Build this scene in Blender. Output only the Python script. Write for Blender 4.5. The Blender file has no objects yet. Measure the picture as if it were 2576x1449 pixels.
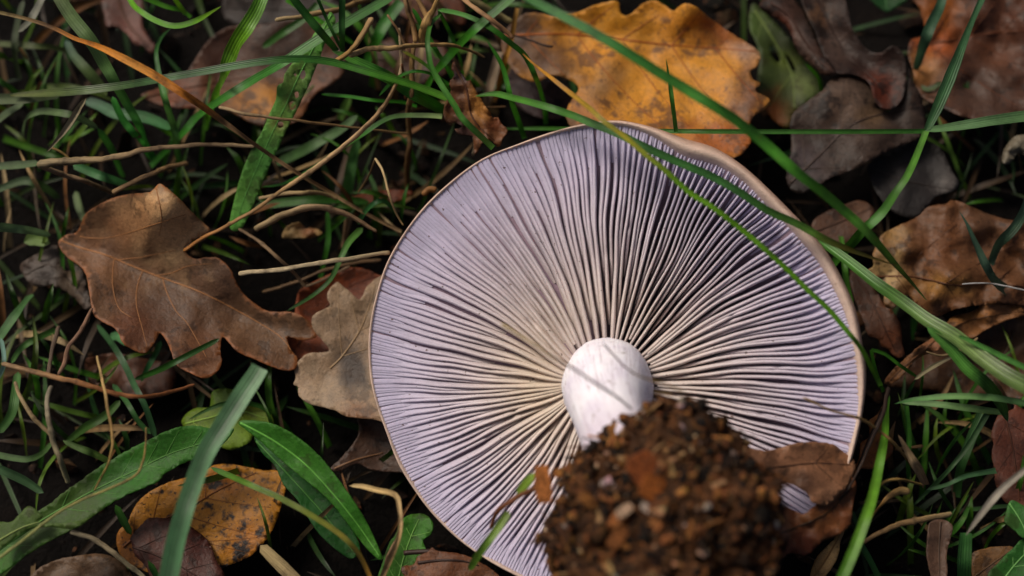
import bpy, bmesh, math, random
from mathutils import Vector, Matrix, noise
from mathutils.geometry import delaunay_2d_cdt

random.seed(7)
SC = bpy.context.scene
COL = SC.collection
R = math.radians

# ------------------------------------------------------------------ camera
# metric scene: the mushroom cap is about 11 cm across, seen from ~32 cm
LENS, SENSOR, IW, IH = 50.0, 36.0, 2576.0, 1449.0
TILT = R(17)
DIST = 0.318
AIM = Vector((0.0, 0.0, 0.030))
cam = bpy.data.cameras.new('camera')
cam_ob = bpy.data.objects.new('camera', cam)
COL.objects.link(cam_ob)
CAM = AIM + Vector((0, -math.sin(TILT), math.cos(TILT))) * DIST
cam_ob.location = CAM
cam_ob.rotation_euler = (TILT, 0, 0)
cam.lens = LENS
cam.sensor_width = SENSOR
cam.clip_start = 0.01
cam.clip_end = 50
cam.dof.use_dof = True
cam.dof.focus_distance = DIST - 0.001
cam.dof.aperture_fstop = 5.6
cam.dof.aperture_blades = 7
SC.camera = cam_ob

# ------------------------------------------------------------------ light
SUN_EL, SUN_AZ = R(48), R(-48)      # azimuth measured from +Y towards +X: upper left of the frame
world = bpy.data.worlds.new('World')
SC.world = world
world.use_nodes = True
wn = world.node_tree
wn.nodes.clear()
sky = wn.nodes.new('ShaderNodeTexSky')
sky.sky_type = 'NISHITA'
sky.sun_disc = False
sky.sun_elevation = SUN_EL
sky.sun_rotation = SUN_AZ
sky.air_density = 0.35
sky.dust_density = 6.0
sky.ozone_density = 0.6
bg = wn.nodes.new('ShaderNodeBackground')
bg.inputs['Strength'].default_value = 0.056
wo = wn.nodes.new('ShaderNodeOutputWorld')
wn.links.new(sky.outputs[0], bg.inputs['Color'])
wn.links.new(bg.outputs[0], wo.inputs['Surface'])
sun = bpy.data.lights.new('sun', 'SUN')
sun.energy = 2.0
sun.angle = R(20)
sun.color = (1.0, 0.90, 0.76)
sun_ob = bpy.data.objects.new('sun', sun)
COL.objects.link(sun_ob)
sd = Vector((math.sin(SUN_AZ) * math.cos(SUN_EL), math.cos(SUN_AZ) * math.cos(SUN_EL), math.sin(SUN_EL)))
sun_ob.rotation_euler = sd.to_track_quat('Z', 'Y').to_euler()
sun_ob.location = sd * 2
SC.view_settings.view_transform = 'Standard'
SC.view_settings.look = 'None'
SC.view_settings.exposure = 0.45
SC.view_settings.gamma = 1.0
SC.view_settings.use_curve_mapping = False
SC.render.engine = 'CYCLES'
SC.cycles.use_denoising = True
SC.cycles.max_bounces = 6
SC.cycles.diffuse_bounces = 4
SC.cycles.glossy_bounces = 2
SC.cycles.transmission_bounces = 4
SC.cycles.transparent_max_bounces = 8

# ------------------------------------------------------------------ pixel -> place
FWD = (AIM - CAM).normalized()
CX = Vector((1, 0, 0))
CY = CX.cross(FWD) * -1.0
if CY.y < 0:
    CY = -CY


def ray(px, py):
    sx = (px - IW / 2) / IW * SENSOR / LENS
    sy = -(py - IH / 2) / IW * SENSOR / LENS
    return FWD + CX * sx + CY * sy


def P(px, py, z):
    """the point at height z (mm) that this photo pixel looks at"""
    d = ray(px, py)
    return CAM + d * ((z * 0.001 - CAM.z) / d.z)


def pxsize(p):
    return (p - CAM).dot(FWD) * SENSOR / LENS / IW


def c(k, *pts):
    """crop coordinates (twelve crops, three crop pixels to one) -> picture coordinates"""
    ox, oy = ((k - 1) % 4) * 644.0, ((k - 1) // 4) * 483.0
    return [(ox + p[0] / 3.0, oy + p[1] / 3.0) for p in pts]


def catmull(pts, step, closed=False):
    """resample a polyline of tuples (any length) smoothly"""
    n = len(pts)
    out = []
    segs = n if closed else n - 1
    for i in range(segs):
        p1, p2 = pts[i], pts[(i + 1) % n]
        p0 = pts[i - 1] if (closed or i > 0) else p1
        p3 = pts[(i + 2) % n] if (closed or i + 2 < n) else p2
        L = math.hypot(p2[0] - p1[0], p2[1] - p1[1])
        m = max(1, int(round(L / step)))
        for j in range(m):
            t = j / m
            out.append(tuple(0.5 * ((2 * b) + (-a + cc) * t + (2 * a - 5 * b + 4 * cc - d) * t * t + (-a + 3 * b - 3 * cc + d) * t ** 3)
                             for a, b, cc, d in zip(p0, p1, p2, p3)))
    if not closed:
        out.append(tuple(pts[-1]))
    return out


def inside(x, y, poly):
    r = False
    n = len(poly)
    j = n - 1
    for i in range(n):
        xi, yi = poly[i]
        xj, yj = poly[j]
        if (yi > y) != (yj > y) and x < (xj - xi) * (y - yi) / (yj - yi) + xi:
            r = not r
        j = i
    return r


def nz(x, y, z=0.0):
    return noise.noise(Vector((x, y, z)))


def lin(h):
    """hex sRGB -> linear rgb"""
    if not isinstance(h, str):
        return h
    v = [int(h[i:i + 2], 16) / 255 for i in (0, 2, 4)]
    return tuple(a / 12.92 if a <= 0.04045 else ((a + 0.055) / 1.055) ** 2.4 for a in v)


def mixc(a, b, t):
    return tuple(x + (y - x) * t for x, y in zip(a, b))


# ------------------------------------------------------------------ objects
def tag(o, label, cat=None, group=None, kind=None):
    if label:
        o['label'] = label
    if cat:
        o['category'] = cat
    if group:
        o['group'] = group
    if kind:
        o['kind'] = kind
    return o


def empty(name, loc):
    o = bpy.data.objects.new(name, None)
    o.empty_display_size = 0.01
    o.location = loc
    COL.objects.link(o)
    return o


def mesh_ob(name, verts, faces, mat, parent=None, origin=None, cols=None, smooth=True, uvs=None):
    """verts are world positions; stored relative to the origin (or to the root of the parent)"""
    if origin is None:
        r = parent
        off = Vector((0, 0, 0))
        while r is not None:
            off = off + r.location
            r = r.parent
        origin_w = off
        loc = Vector((0, 0, 0))
    else:
        origin_w = Vector(origin)
        loc = origin_w.copy()
    me = bpy.data.meshes.new(name)
    me.from_pydata([tuple(Vector(v) - origin_w) for v in verts], [], faces)
    if cols is not None:
        a = me.color_attributes.new('Col', 'FLOAT_COLOR', 'POINT')
        flat = []
        for q in cols:
            flat.extend((q[0], q[1], q[2], 1.0))
        a.data.foreach_set('color', flat)
    if uvs is not None:
        u = me.uv_layers.new(name='UVMap')
        for lp in me.loops:
            u.data[lp.index].uv = uvs[lp.vertex_index]
    me.update()
    if smooth:
        me.polygons.foreach_set('use_smooth', [True] * len(me.polygons))
    me.materials.append(mat)
    o = bpy.data.objects.new(name, me)
    o.location = loc
    o.parent = parent
    COL.objects.link(o)
    return o


# ------------------------------------------------------------------ materials
class NT:
    def __init__(self, name):
        self.m = bpy.data.materials.new(name)
        self.m.use_nodes = True
        self.t = self.m.node_tree
        self.t.nodes.clear()

    def n(self, kind, **kw):
        nd = self.t.nodes.new(kind)
        for k, v in kw.items():
            if k.startswith('i_'):
                nd.inputs[k[2:].replace('_', ' ')].default_value = v
            else:
                setattr(nd, k, v)
        return nd

    def l(self, a, b):
        self.t.links.new(a, b)

    def ramp(self, src, stops):
        r = self.n('ShaderNodeValToRGB')
        e = r.color_ramp.elements
        while len(e) < len(stops):
            e.new(0.5)
        for el, (p, col) in zip(e, stops):
            el.position = p
            el.color = (*lin(col), 1) if not isinstance(col, (int, float)) else (col, col, col, 1)
        self.l(src, r.inputs['Fac'])
        return r.outputs['Color']

    def mix(self, fac, a, b, blend='MIX'):
        m = self.n('ShaderNodeMix', data_type='RGBA', blend_type=blend)
        for s, v in (('Factor', fac), ('A', a), ('B', b)):
            sock = [i for i in m.inputs if i.name == s and i.type in (('VALUE',) if s == 'Factor' else ('RGBA',))][0]
            if hasattr(v, 'is_linked'):
                self.l(v, sock)
            else:
                sock.default_value = v if s == 'Factor' else (*lin(v), 1)
        return [o for o in m.outputs if o.type == 'RGBA'][0]

    def noise(self, co, scale, detail=4, rough=0.6, dist=0.0):
        t = self.n('ShaderNodeTexNoise')
        t.inputs['Scale'].default_value = scale
        t.inputs['Detail'].default_value = detail
        t.inputs['Roughness'].default_value = rough
        t.inputs['Distortion'].default_value = dist
        self.l(co, t.inputs['Vector'])
        return t.outputs['Fac']

    def voro(self, co, scale, feature='F1'):
        t = self.n('ShaderNodeTexVoronoi', feature=feature)
        t.inputs['Scale'].default_value = scale
        self.l(co, t.inputs['Vector'])
        return t.outputs['Distance']

    def math(self, op, a, b=None):
        m = self.n('ShaderNodeMath', operation=op)
        for i, v in enumerate((a, b)):
            if v is None:
                continue
            if hasattr(v, 'is_linked'):
                self.l(v, m.inputs[i])
            else:
                m.inputs[i].default_value = v
        return m.outputs[0]

    def finish(self, color, rough=0.6, bump=None, bump_d=0.0003, bump_s=0.5, transl=0.0, tcol=None, spec=0.35, sss=0.0, sheen=0.0):
        p = self.n('ShaderNodeBsdfPrincipled')
        if hasattr(color, 'is_linked'):
            self.l(color, p.inputs['Base Color'])
        else:
            p.inputs['Base Color'].default_value = (*lin(color), 1)
        if hasattr(rough, 'is_linked'):
            self.l(rough, p.inputs['Roughness'])
        else:
            p.inputs['Roughness'].default_value = rough
        p.inputs['Specular IOR Level'].default_value = spec
        if sss:
            p.inputs['Subsurface Weight'].default_value = sss
            p.inputs['Subsurface Radius'].default_value = (0.0016, 0.0011, 0.0010)
            p.inputs['Subsurface Scale'].default_value = 1.0
        if bump is not None:
            b = self.n('ShaderNodeBump')
            b.inputs['Strength'].default_value = bump_s
            b.inputs['Distance'].default_value = bump_d
            self.l(bump, b.inputs['Height'])
            self.l(b.outputs[0], p.inputs['Normal'])
        out = self.n('ShaderNodeOutputMaterial')
        if transl > 0:
            t = self.n('ShaderNodeBsdfTranslucent')
            src = tcol if tcol is not None else color
            if hasattr(src, 'is_linked'):
                self.l(src, t.inputs['Color'])
            else:
                t.inputs['Color'].default_value = (*lin(src), 1)
            mx = self.n('ShaderNodeMixShader')
            mx.inputs[0].default_value = transl
            self.l(p.outputs[0], mx.inputs[1])
            self.l(t.outputs[0], mx.inputs[2])
            self.l(mx.outputs[0], out.inputs['Surface'])
        else:
            self.l(p.outputs[0], out.inputs['Surface'])
        return self.m


def m_leaf(name, spots=0.5, spot_col='1c120c', rough=0.5, transl=0.22, scale=1.0, mottle=0.5, net=0.4, spec=0.4):
    k = NT(name)
    co = k.n('ShaderNodeTexCoord').outputs['Object']
    col = k.n('ShaderNodeAttribute', attribute_name='Col').outputs['Color']
    big = k.noise(co, 90 * scale, 5, 0.65, 0.6)
    fine = k.noise(co, 900 * scale, 4, 0.7)
    gr = k.noise(co, 3500, 3, 0.6)
    shade = k.ramp(big, [(0.3, 1 - 0.55 * mottle), (0.55, 1.0), (0.75, 1 + 0.0)])
    a = k.mix(1.0, col, shade, 'MULTIPLY')
    warm = k.ramp(k.noise(co, 150 * scale, 3, 0.5, 0.3), [(0.4, 0.0), (0.7, 0.22)])
    a = k.mix(warm, a, k.mix(1.0, a, (1.0, 0.72, 0.5), 'MULTIPLY'))
    cells = k.voro(co, 620, 'DISTANCE_TO_EDGE')
    netm = k.ramp(cells, [(0.0, 1 - 0.30 * net), (0.08, 1.0)])
    a = k.mix(1.0, a, netm, 'MULTIPLY')
    fm = k.ramp(fine, [(0.3, 0.72), (0.6, 1.0)])
    a = k.mix(1.0, a, fm, 'MULTIPLY')
    gm = k.ramp(gr, [(0.3, 0.8), (0.6, 1.05)])
    a = k.mix(1.0, a, gm, 'MULTIPLY')
    if spots:
        sp = k.math('ADD', k.noise(co, 330 * scale, 3, 0.55), k.math('MULTIPLY', k.noise(co, 70 * scale, 2, 0.5), 0.7))
        sf = k.ramp(sp, [(0.93 - 0.06 * spots, 0.0), (1.06 - 0.06 * spots, min(1.0, 0.4 + 0.6 * spots))])
        a = k.mix(sf, a, spot_col)
        sp2 = k.noise(co, 1100 * scale, 2, 0.5)
        sf2 = k.ramp(sp2, [(0.62, 0.0), (0.68, 0.85 * min(1, spots + 0.2))])
        a = k.mix(sf2, a, spot_col)
    h = k.math('ADD', k.math('MULTIPLY', k.ramp(cells, [(0.0, 0.0), (0.16, 1.0)]), 0.22 * net), k.math('ADD', big, k.math('MULTIPLY', fine, 0.7)))
    ro = k.math('ADD', k.math('MULTIPLY', fine, 0.35), rough - 0.15)
    return k.finish(a, ro, h, 0.0006, 0.55, transl, spec=spec)


def m_grass(name, rough=0.40, transl=0.28, stripe=0.4, worn=0.3, spec=0.45):
    k = NT(name)
    uv = k.n('ShaderNodeUVMap').outputs['UV']
    co = k.n('ShaderNodeTexCoord').outputs['Object']
    col = k.n('ShaderNodeAttribute', attribute_name='Col').outputs['Color']
    sep = k.n('ShaderNodeSeparateXYZ')
    k.l(uv, sep.inputs[0])
    w = k.math('SINE', k.math('MULTIPLY', sep.outputs['X'], 34.0))
    st = k.ramp(k.math('ADD', k.math('MULTIPLY', w, 0.5), 0.5), [(0.0, 1 - stripe), (1.0, 1.0)])
    a = k.mix(1.0, col, st, 'MULTIPLY')
    n1 = k.noise(co, 160, 4, 0.6)
    a = k.mix(1.0, a, k.ramp(n1, [(0.3, 0.55), (0.65, 1.12)]), 'MULTIPLY')
    if worn:
        n2 = k.noise(co, 420, 3, 0.6)
        a = k.mix(k.ramp(n2, [(0.66, 0.0), (0.74, worn)]), a, '6b5a2a')
    h = k.math('ADD', w, k.math('MULTIPLY', k.noise(co, 700, 2), 0.8))
    return k.finish(a, rough, h, 0.00006, 0.5, transl, spec=spec)


def m_dry(name):
    k = NT(name)
    uv = k.n('ShaderNodeUVMap').outputs['UV']
    co = k.n('ShaderNodeTexCoord').outputs['Object']
    col = k.n('ShaderNodeAttribute', attribute_name='Col').outputs['Color']
    mp = k.n('ShaderNodeMapping')
    mp.inputs['Scale'].default_value = (7, 1.2, 1)
    k.l(uv, mp.inputs[0])
    f = k.noise(mp.outputs[0], 3.0, 4, 0.7)
    a = k.mix(1.0, col, k.ramp(f, [(0.32, 0.38), (0.5, 0.85), (0.68, 1.2)]), 'MULTIPLY')
    n2 = k.noise(co, 260, 4, 0.65)
    a = k.mix(k.ramp(n2, [(0.50, 0.0), (0.70, 0.7)]), a, '33231a')
    return k.finish(a, 0.6, f, 0.00015, 0.8, 0.10, spec=0.25)


M = {}
M['leaf'] = m_leaf('dead_leaf', 0.35)
M['leaf_plain'] = m_leaf('dead_leaf_plain', 0.12, mottle=0.45)
M['leaf_spot'] = m_leaf('dead_leaf_spotted', 1.0, '1d120b', mottle=0.4)
M['leaf_blotch'] = m_leaf('dead_leaf_blotched', 0.62, '5c3e2a', mottle=0.35)
M['leaf_wet'] = m_leaf('dead_leaf_wet', 0.6, '120c0a', rough=0.52, transl=0.08, mottle=0.9, spec=0.3)
M['leaf_green'] = m_leaf('green_leaf', 0.08, '2a2410', rough=0.5, transl=0.3, mottle=0.3, net=0.06, spec=0.3)
M['grass'] = m_grass('grass_blade')
M['grass_soft'] = m_grass('grass_soft', 0.5, 0.35, 0.12, 0.15)
M['grass_broad'] = m_grass('grass_broad', 0.45, 0.25, 0.45, 0.2)
M['dry'] = m_dry('dry_stem')

k = NT('vein')
M['vein'] = k.finish(k.n('ShaderNodeAttribute', attribute_name='Col').outputs['Color'], 0.55, spec=0.3)

# soil
k = NT('soil')
co = k.n('ShaderNodeTexCoord').outputs['Object']
n1 = k.noise(co, 60, 6, 0.7)
n2 = k.noise(co, 600, 5, 0.7)
a = k.ramp(n1, [(0.3, '060403'), (0.55, '0b0705'), (0.75, '140d08')])
a = k.mix(k.ramp(n2, [(0.58, 0.0), (0.75, 0.5)]), a, '1e130b')
M['soil'] = k.finish(a, 0.9, k.math('ADD', n1, n2), 0.004, 0.8, spec=0.15)

k = NT('crumbs')
co = k.n('ShaderNodeTexCoord').outputs['Object']
col = k.n('ShaderNodeAttribute', attribute_name='Col').outputs['Color']
n2 = k.noise(co, 1500, 4, 0.7)
a = k.mix(1.0, col, k.ramp(n2, [(0.32, 0.25), (0.5, 0.8), (0.68, 1.5)]), 'MULTIPLY')
a = k.mix(k.ramp(k.noise(co, 420, 4, 0.7), [(0.60, 0.0), (0.72, 0.55)]), a, '7a4620')
a = k.mix(k.ramp(k.noise(co, 700, 3, 0.6, 0.5), [(0.64, 0.0), (0.72, 0.6)]), a, '94765a')
M['crumbs'] = k.finish(a, 0.85, n2, 0.0005, 0.9, spec=0.2)

# mushroom flesh
def m_gill(name):
    k = NT(name)
    co = k.n('ShaderNodeTexCoord').outputs['Object']
    col = k.n('ShaderNodeAttribute', attribute_name='Col').outputs['Color']
    n1 = k.noise(co, 140, 4, 0.6)
    n2 = k.noise(co, 1800, 3, 0.6)
    a = k.mix(1.0, col, k.ramp(n1, [(0.3, 0.86), (0.65, 1.03)]), 'MULTIPLY')
    a = k.mix(1.0, a, k.ramp(n2, [(0.3, 0.9), (0.6, 1.0)]), 'MULTIPLY')
    sp = k.noise(co, 900, 2, 0.5)
    a = k.mix(k.ramp(sp, [(0.71, 0.0), (0.73, 0.8)]), a, '4a2c1c')
    return k.finish(a, 0.6, n2, 0.0001, 0.3, 0.06, spec=0.25, sss=0.18)


M['gill'] = m_gill('gill')
k = NT('cap_skin')
co = k.n('ShaderNodeTexCoord').outputs['Object']
col = k.n('ShaderNodeAttribute', attribute_name='Col').outputs['Color']
n1 = k.noise(co, 260, 5, 0.65)
n2 = k.noise(co, 2200, 3, 0.6)
a = k.mix(1.0, col, k.ramp(n1, [(0.3, 0.78), (0.65, 1.05)]), 'MULTIPLY')
a = k.mix(k.ramp(k.noise(co, 700, 4, 0.7), [(0.58, 0.0), (0.72, 0.5)]), a, '7a5a48')
M['cap'] = k.finish(a, 0.55, k.math('ADD', n1, n2), 0.0004, 0.4, spec=0.3, sss=0.12)

k = NT('stem_flesh')
uv = k.n('ShaderNodeUVMap').outputs['UV']
co = k.n('ShaderNodeTexCoord').outputs['Object']
mp = k.n('ShaderNodeMapping')
mp.inputs['Scale'].default_value = (40, 4, 1)
k.l(uv, mp.inputs[0])
f = k.noise(mp.outputs[0], 2.0, 5, 0.7, 0.3)
b1 = k.noise(co, 120, 4, 0.6)
a = k.ramp(b1, [(0.32, 'd8d2e2'), (0.58, 'ebe9f1')])
sepn = k.n('ShaderNodeSeparateXYZ')
k.l(uv, sepn.inputs[0])
a = k.mix(k.ramp(sepn.outputs['Y'], [(0.6, 0.0), (0.95, 0.75)]), a, 'b095ae')
a = k.mix(k.ramp(f, [(0.52, 0.0), (0.68, 0.5)]), a, '8a7480')
a = k.mix(k.ramp(k.noise(co, 420, 5, 0.75, 0.8), [(0.60, 0.0), (0.67, 0.55)]), a, '6a5644')
M['stem'] = k.finish(a, 0.6, k.math('ADD', f, b1), 0.0005, 0.5, spec=0.25, sss=0.2)

# ------------------------------------------------------------------ builders
def zlist(z, n):
    """z: number or list of heights (mm) spread evenly -> n values"""
    if isinstance(z, (int, float)):
        z = [z, z]
    z = list(z)
    out = []
    for i in range(n):
        t = i / (n - 1) * (len(z) - 1)
        a = min(int(t), len(z) - 2)
        f = t - a
        f = f * f * (3 - 2 * f)
        out.append(z[a] + (z[a + 1] - z[a]) * f)
    return out


def vlist(v, n):
    if not isinstance(v, (list, tuple)):
        return [v] * n
    out = []
    for i in range(n):
        t = i / (n - 1) * (len(v) - 1)
        a = min(int(t), len(v) - 2)
        f = t - a
        out.append(v[a] + (v[a + 1] - v[a]) * f)
    return out


def clist(cs, n):
    if isinstance(cs, str):
        cs = [cs]
    cs = [lin(q) for q in cs]
    if len(cs) == 1:
        return [cs[0]] * n
    out = []
    for i in range(n):
        t = i / (n - 1) * (len(cs) - 1)
        a = min(int(t), len(cs) - 2)
        out.append(mixc(cs[a], cs[a + 1], t - a))
    return out


BS = random.Random(11)


def ribbon(pts3, widths, cols, vdep=0.35, twist=0.0, tips=(0.1, 0.9), nu=5, ribw=0.0):
    """a leaf-of-grass strip: widths in metres; returns verts, faces, colours, uvs"""
    n = len(pts3)
    V, F, C, U = [], [], [], []
    tw = vlist(twist, n)
    s = 0.0
    for i in range(n):
        p = pts3[i]
        tg = (pts3[min(i + 1, n - 1)] - pts3[max(i - 1, 0)])
        if tg.length < 1e-9:
            tg = Vector((0, 1, 0))
        tg.normalize()
        side = tg.cross(Vector((0, -0.2, 1)))
        if side.length < 0.15:
            side = side + Vector((0.3, 0, 0))
        side.normalize()
        up = side.cross(tg).normalized()
        q = Matrix.Rotation(tw[i], 3, tg)
        side, up = q @ side, q @ up
        t = i / (n - 1)
        k = 1.0
        if tips[0] > 0 and t < tips[0]:
            k = max(0.06, (t / tips[0]) ** 0.6)
        if tips[1] < 1 and t > tips[1]:
            k = max(0.06, ((1 - t) / (1 - tips[1])) ** 0.6)
        hw = widths[i] * 0.5 * k
        if i:
            s += (p - pts3[i - 1]).length
        for j in range(nu):
            u = -1 + 2 * j / (nu - 1)
            V.append(p + side * (hw * u * (1 + 0.05 * nz(s * 300, u * 3, 1.7))) + up * (hw * vdep * abs(u)))
            e = 1.0 + ribw * (1 - abs(u)) - (0.12 * abs(u) if ribw else 0)
            C.append(tuple(x * e for x in cols[i]))
            U.append((0.5 + u * 0.5, s * 60))
        if i:
            a = (i - 1) * nu
            b = i * nu
            for j in range(nu - 1):
                F.append((a + j, a + j + 1, b + j + 1, b + j))
    return V, F, C, U


def tube(pts3, rad, cols, sides=6, ridge=0.0, ph=0.0):
    n = len(pts3)
    V, F, C, U = [], [], [], []
    s = 0
    for i in range(n):
        tg = (pts3[min(i + 1, n - 1)] - pts3[max(i - 1, 0)])
        if tg.length < 1e-9:
            tg = Vector((0, 1, 0))
        tg.normalize()
        side = tg.cross(Vector((0.05, -0.2, 1)))
        if side.length < 0.1:
            side = Vector((1, 0, 0))
        side.normalize()
        up = side.cross(tg).normalized()
        if i:
            s += (pts3[i] - pts3[i - 1]).length
        for j in range(sides):
            a = 2 * math.pi * j / sides
            V.append(pts3[i] + (side * math.cos(a) + up * (math.sin(a) * (0.8 if ridge else 1))) * (rad[i] * (1 + ridge * math.sin(3 * a + ph + i * 0.05) + ridge * 0.5 * math.sin(5 * a + ph))))
            C.append(cols[i])
            U.append((j / sides, s * 60))
        if i:
            for j in range(sides):
                k2 = (j + 1) % sides
                F.append(((i - 1) * sides + j, (i - 1) * sides + k2, i * sides + k2, i * sides + j))
    F.append(tuple(range(sides - 1, -1, -1)))
    F.append(tuple((n - 1) * sides + j for j in range(sides)))
    return V, F, C, U


def blade(pts, w, z, col, label, group=None, name='grass_blade', cat='grass blade', mat='grass', vdep=0.35, twist=None, tips=(0.0, 0.75), ribw=0.25, step=14):
    """a grass blade traced in the picture: w in picture pixels, z heights in mm along it"""
    q = catmull(pts, step)
    n = len(q)
    zs = zlist(z, n)
    ws = vlist(w, n)
    p3 = [P(a[0], a[1], zz) for a, zz in zip(q, zs)]
    wm = [pxsize(p) * ww * 1.08 for p, ww in zip(p3, ws)]
    if twist is None:
        twist = BS.uniform(-0.35, 0.35)
    cl = clist(col, n)
    if mat == 'grass':
        cl = [(q[0] * 1.08, q[1] * 0.90, q[2] * 0.60) if q[1] > q[0] else q for q in cl]
    V, F, C, U = ribbon(p3, wm, cl, vdep, twist, tips, ribw=ribw)
    lo = min(p3, key=lambda v: v.z)
    o = mesh_ob(name, V, F, M[mat], origin=lo, cols=C, uvs=U)
    tag(o, label, cat, group)
    return o


def stalk(pts, w, z, col, label, group=None, name='dry_stalk', cat='dry stem', step=14, taper=(1, 1), mat='dry', nodes=True):
    q = catmull(pts, 7)
    n = len(q)
    zs = zlist(z, n)
    ws = vlist(w, n)
    ph = BS.uniform(0, 50)
    q = [(a[0] + 0.22 * ww * nz(i * 0.16, ph, 3) + 0.10 * ww * nz(i * 0.5, ph, 6), a[1] + 0.22 * ww * nz(i * 0.16, ph, 9) + 0.10 * ww * nz(i * 0.5, ph, 12)) for i, (a, ww) in enumerate(zip(q, ws))]
    p3 = [P(a[0], a[1], zz) for a, zz in zip(q, zs)]
    cl = clist(col, n)
    rad, cc = [], []
    node = BS.randint(8, 30)
    for i in range(n):
        r = pxsize(p3[i]) * ws[i] * 0.5 * (1 + 0.20 * nz(i * 0.18, ph) + 0.10 * nz(i * 0.6, ph, 5))
        e = 1 + 0.35 * nz(i * 0.12, ph, 20) + 0.15 * nz(i * 0.5, ph, 30)
        d = min(i, n - 1 - i)
        if nodes and n > 20 and abs((i % 34) - node) == 0:
            r *= 1.28
            e *= 0.6
        if d == 0:
            r *= 0.55
        rad.append(r)
        cc.append(tuple(x * e for x in cl[i]))
    V, F, C, U = tube(p3, rad, cc, 9, ridge=0.16, ph=ph)
    lo = min(p3, key=lambda v: v.z)
    o = mesh_ob(name, V, F, M[mat], origin=lo, cols=C, uvs=U)
    tag(o, label, cat, group)
    return o


def leaf(label, outline, midrib, z0, col, name='oak_leaf', cat='leaf', mat='leaf', gx=0, gy=0, fold=0.0, wave=1.0, wscale=110.0,
         curl=0.0, patches=(), veins=0, vcol='4a2a18', vr=0.16, holes=(), bumps=(), group=None, petiole=None, step=5, jag=0.8, grid=12, vang=48,
         vein_list=(), smoothpts=True, rim=None):
    """a fallen leaf: outline and midrib in picture pixels; heights in mm: plane + fold along the midrib + waves + bumps"""
    seed = BS.uniform(0, 100)
    ol = catmull(outline, step, True) if smoothpts else list(outline)
    ol = [(x + jag * nz(x * 0.11, y * 0.11, seed) * 2, y + jag * nz(x * 0.11, y * 0.11, seed + 9) * 2) for x, y in ol]
    xs = [p[0] for p in ol]
    ys = [p[1] for p in ol]
    cx, cy = sum(xs) / len(xs), sum(ys) / len(ys)
    size = max(max(xs) - min(xs), max(ys) - min(ys))
    mr = catmull(midrib, 20) if midrib else None

    def dmid(x, y):
        best = 1e9
        for i in range(len(mr) - 1):
            ax, ay = mr[i][0], mr[i][1]
            bx, by = mr[i + 1][0], mr[i + 1][1]
            dx, dy = bx - ax, by - ay
            L = dx * dx + dy * dy + 1e-9
            t = max(0, min(1, ((x - ax) * dx + (y - ay) * dy) / L))
            best = min(best, math.hypot(x - ax - t * dx, y - ay - t * dy))
        return best

    def dedge(x, y):
        return min((x - a) ** 2 + (y - b) ** 2 for a, b in ol[::2]) ** 0.5

    def zf(x, y):
        z = z0 + gx * (x - cx) / 100 + gy * (y - cy) / 100
        if mr and fold:
            d = dmid(x, y)
            z += fold * (math.sqrt(d * d + 36) - 6) / 100
        z += wave * nz(x / wscale, y / wscale, seed) + 0.35 * wave * nz(x / wscale * 2.7, y / wscale * 2.7, seed + 5)
        for bx, by, dz, rr in bumps:
            z += dz * math.exp(-((x - bx) ** 2 + (y - by) ** 2) / (rr * rr))
        if curl:
            d = dedge(x, y)
            z += curl * math.exp(-d / (0.07 * size + 6))
        return z

    pts = [Vector(p) for p in ol]
    edges = [(i, (i + 1) % len(pts)) for i in range(len(pts))]
    hol = []
    for h in holes:
        hp = catmull(h, 4, True)
        b = len(pts)
        pts += [Vector(p) for p in hp]
        edges += [(b + i, b + (i + 1) % len(hp)) for i in range(len(hp))]
        hol.append(hp)
    x = min(xs)
    rr = random.Random(int(seed * 1000))
    while x < max(xs):
        y = min(ys)
        while y < max(ys):
            a, b = x + rr.uniform(-0.3, 0.3) * grid, y + rr.uniform(-0.3, 0.3) * grid
            if inside(a, b, ol):
                pts.append(Vector((a, b)))
            y += grid
        x += grid
    vo, eo, fo, *_ = delaunay_2d_cdt(pts, edges, [], 0, 1e-3)
    fo = [f for f in fo if inside(sum(vo[i].x for i in f) / 3, sum(vo[i].y for i in f) / 3, ol)
          and not any(inside(sum(vo[i].x for i in f) / 3, sum(vo[i].y for i in f) / 3, h) for h in hol)]
    used = sorted({i for f in fo for i in f})
    remap = {a: b for b, a in enumerate(used)}
    base = lin(col)
    V, C = [], []
    for i in used:
        px, py = vo[i].x, vo[i].y
        V.append(P(px, py, zf(px, py)))
        cc = base
        for pc in patches:
            d = ((px - pc[0]) / pc[2]) ** 2 + ((py - pc[1]) / (pc[5] if len(pc) > 5 else pc[2])) ** 2
            d *= 1 + 0.9 * nz(px / 30, py / 30, seed + pc[0])
            cc = mixc(cc, lin(pc[3]), pc[4] * max(0.0, min(1.0, 1.5 * math.exp(-d * 1.2))))
        if rim and i < len(ol):
            cc = mixc(cc, lin(rim), 0.7)
        C.append(cc)
    F = [tuple(remap[i] for i in f) for f in fo]
    # faces look up
    if F:
        a, b, d = (V[i] for i in F[0])
        if (b - a).cross(d - a).z < 0:
            F = [f[::-1] for f in F]
    root = empty(name, P(cx, cy, 0.5))
    tag(root, label, cat, group)
    bl = mesh_ob('leaf_blade', V, F, M[mat], root, cols=C)
    so = bl.modifiers.new('thickness', 'SOLIDIFY')
    so.thickness = 0.00028
    so.offset = -1
    vc = lin(vcol)

    def line(nm, pl, r0, r1, lift=0.06, parent=root):
        q = catmull(pl, 9)
        p3 = [P(a, b, zf(a, b) + lift) for a, b in q]
        nn = len(p3)
        rad = [(r0 + (r1 - r0) * i / (nn - 1)) * 0.001 for i in range(nn)]
        v2, f2, c2, u2 = tube(p3, rad, [vc] * nn, 5)
        return mesh_ob(nm, v2, f2, M['vein'], parent, cols=c2)

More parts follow.
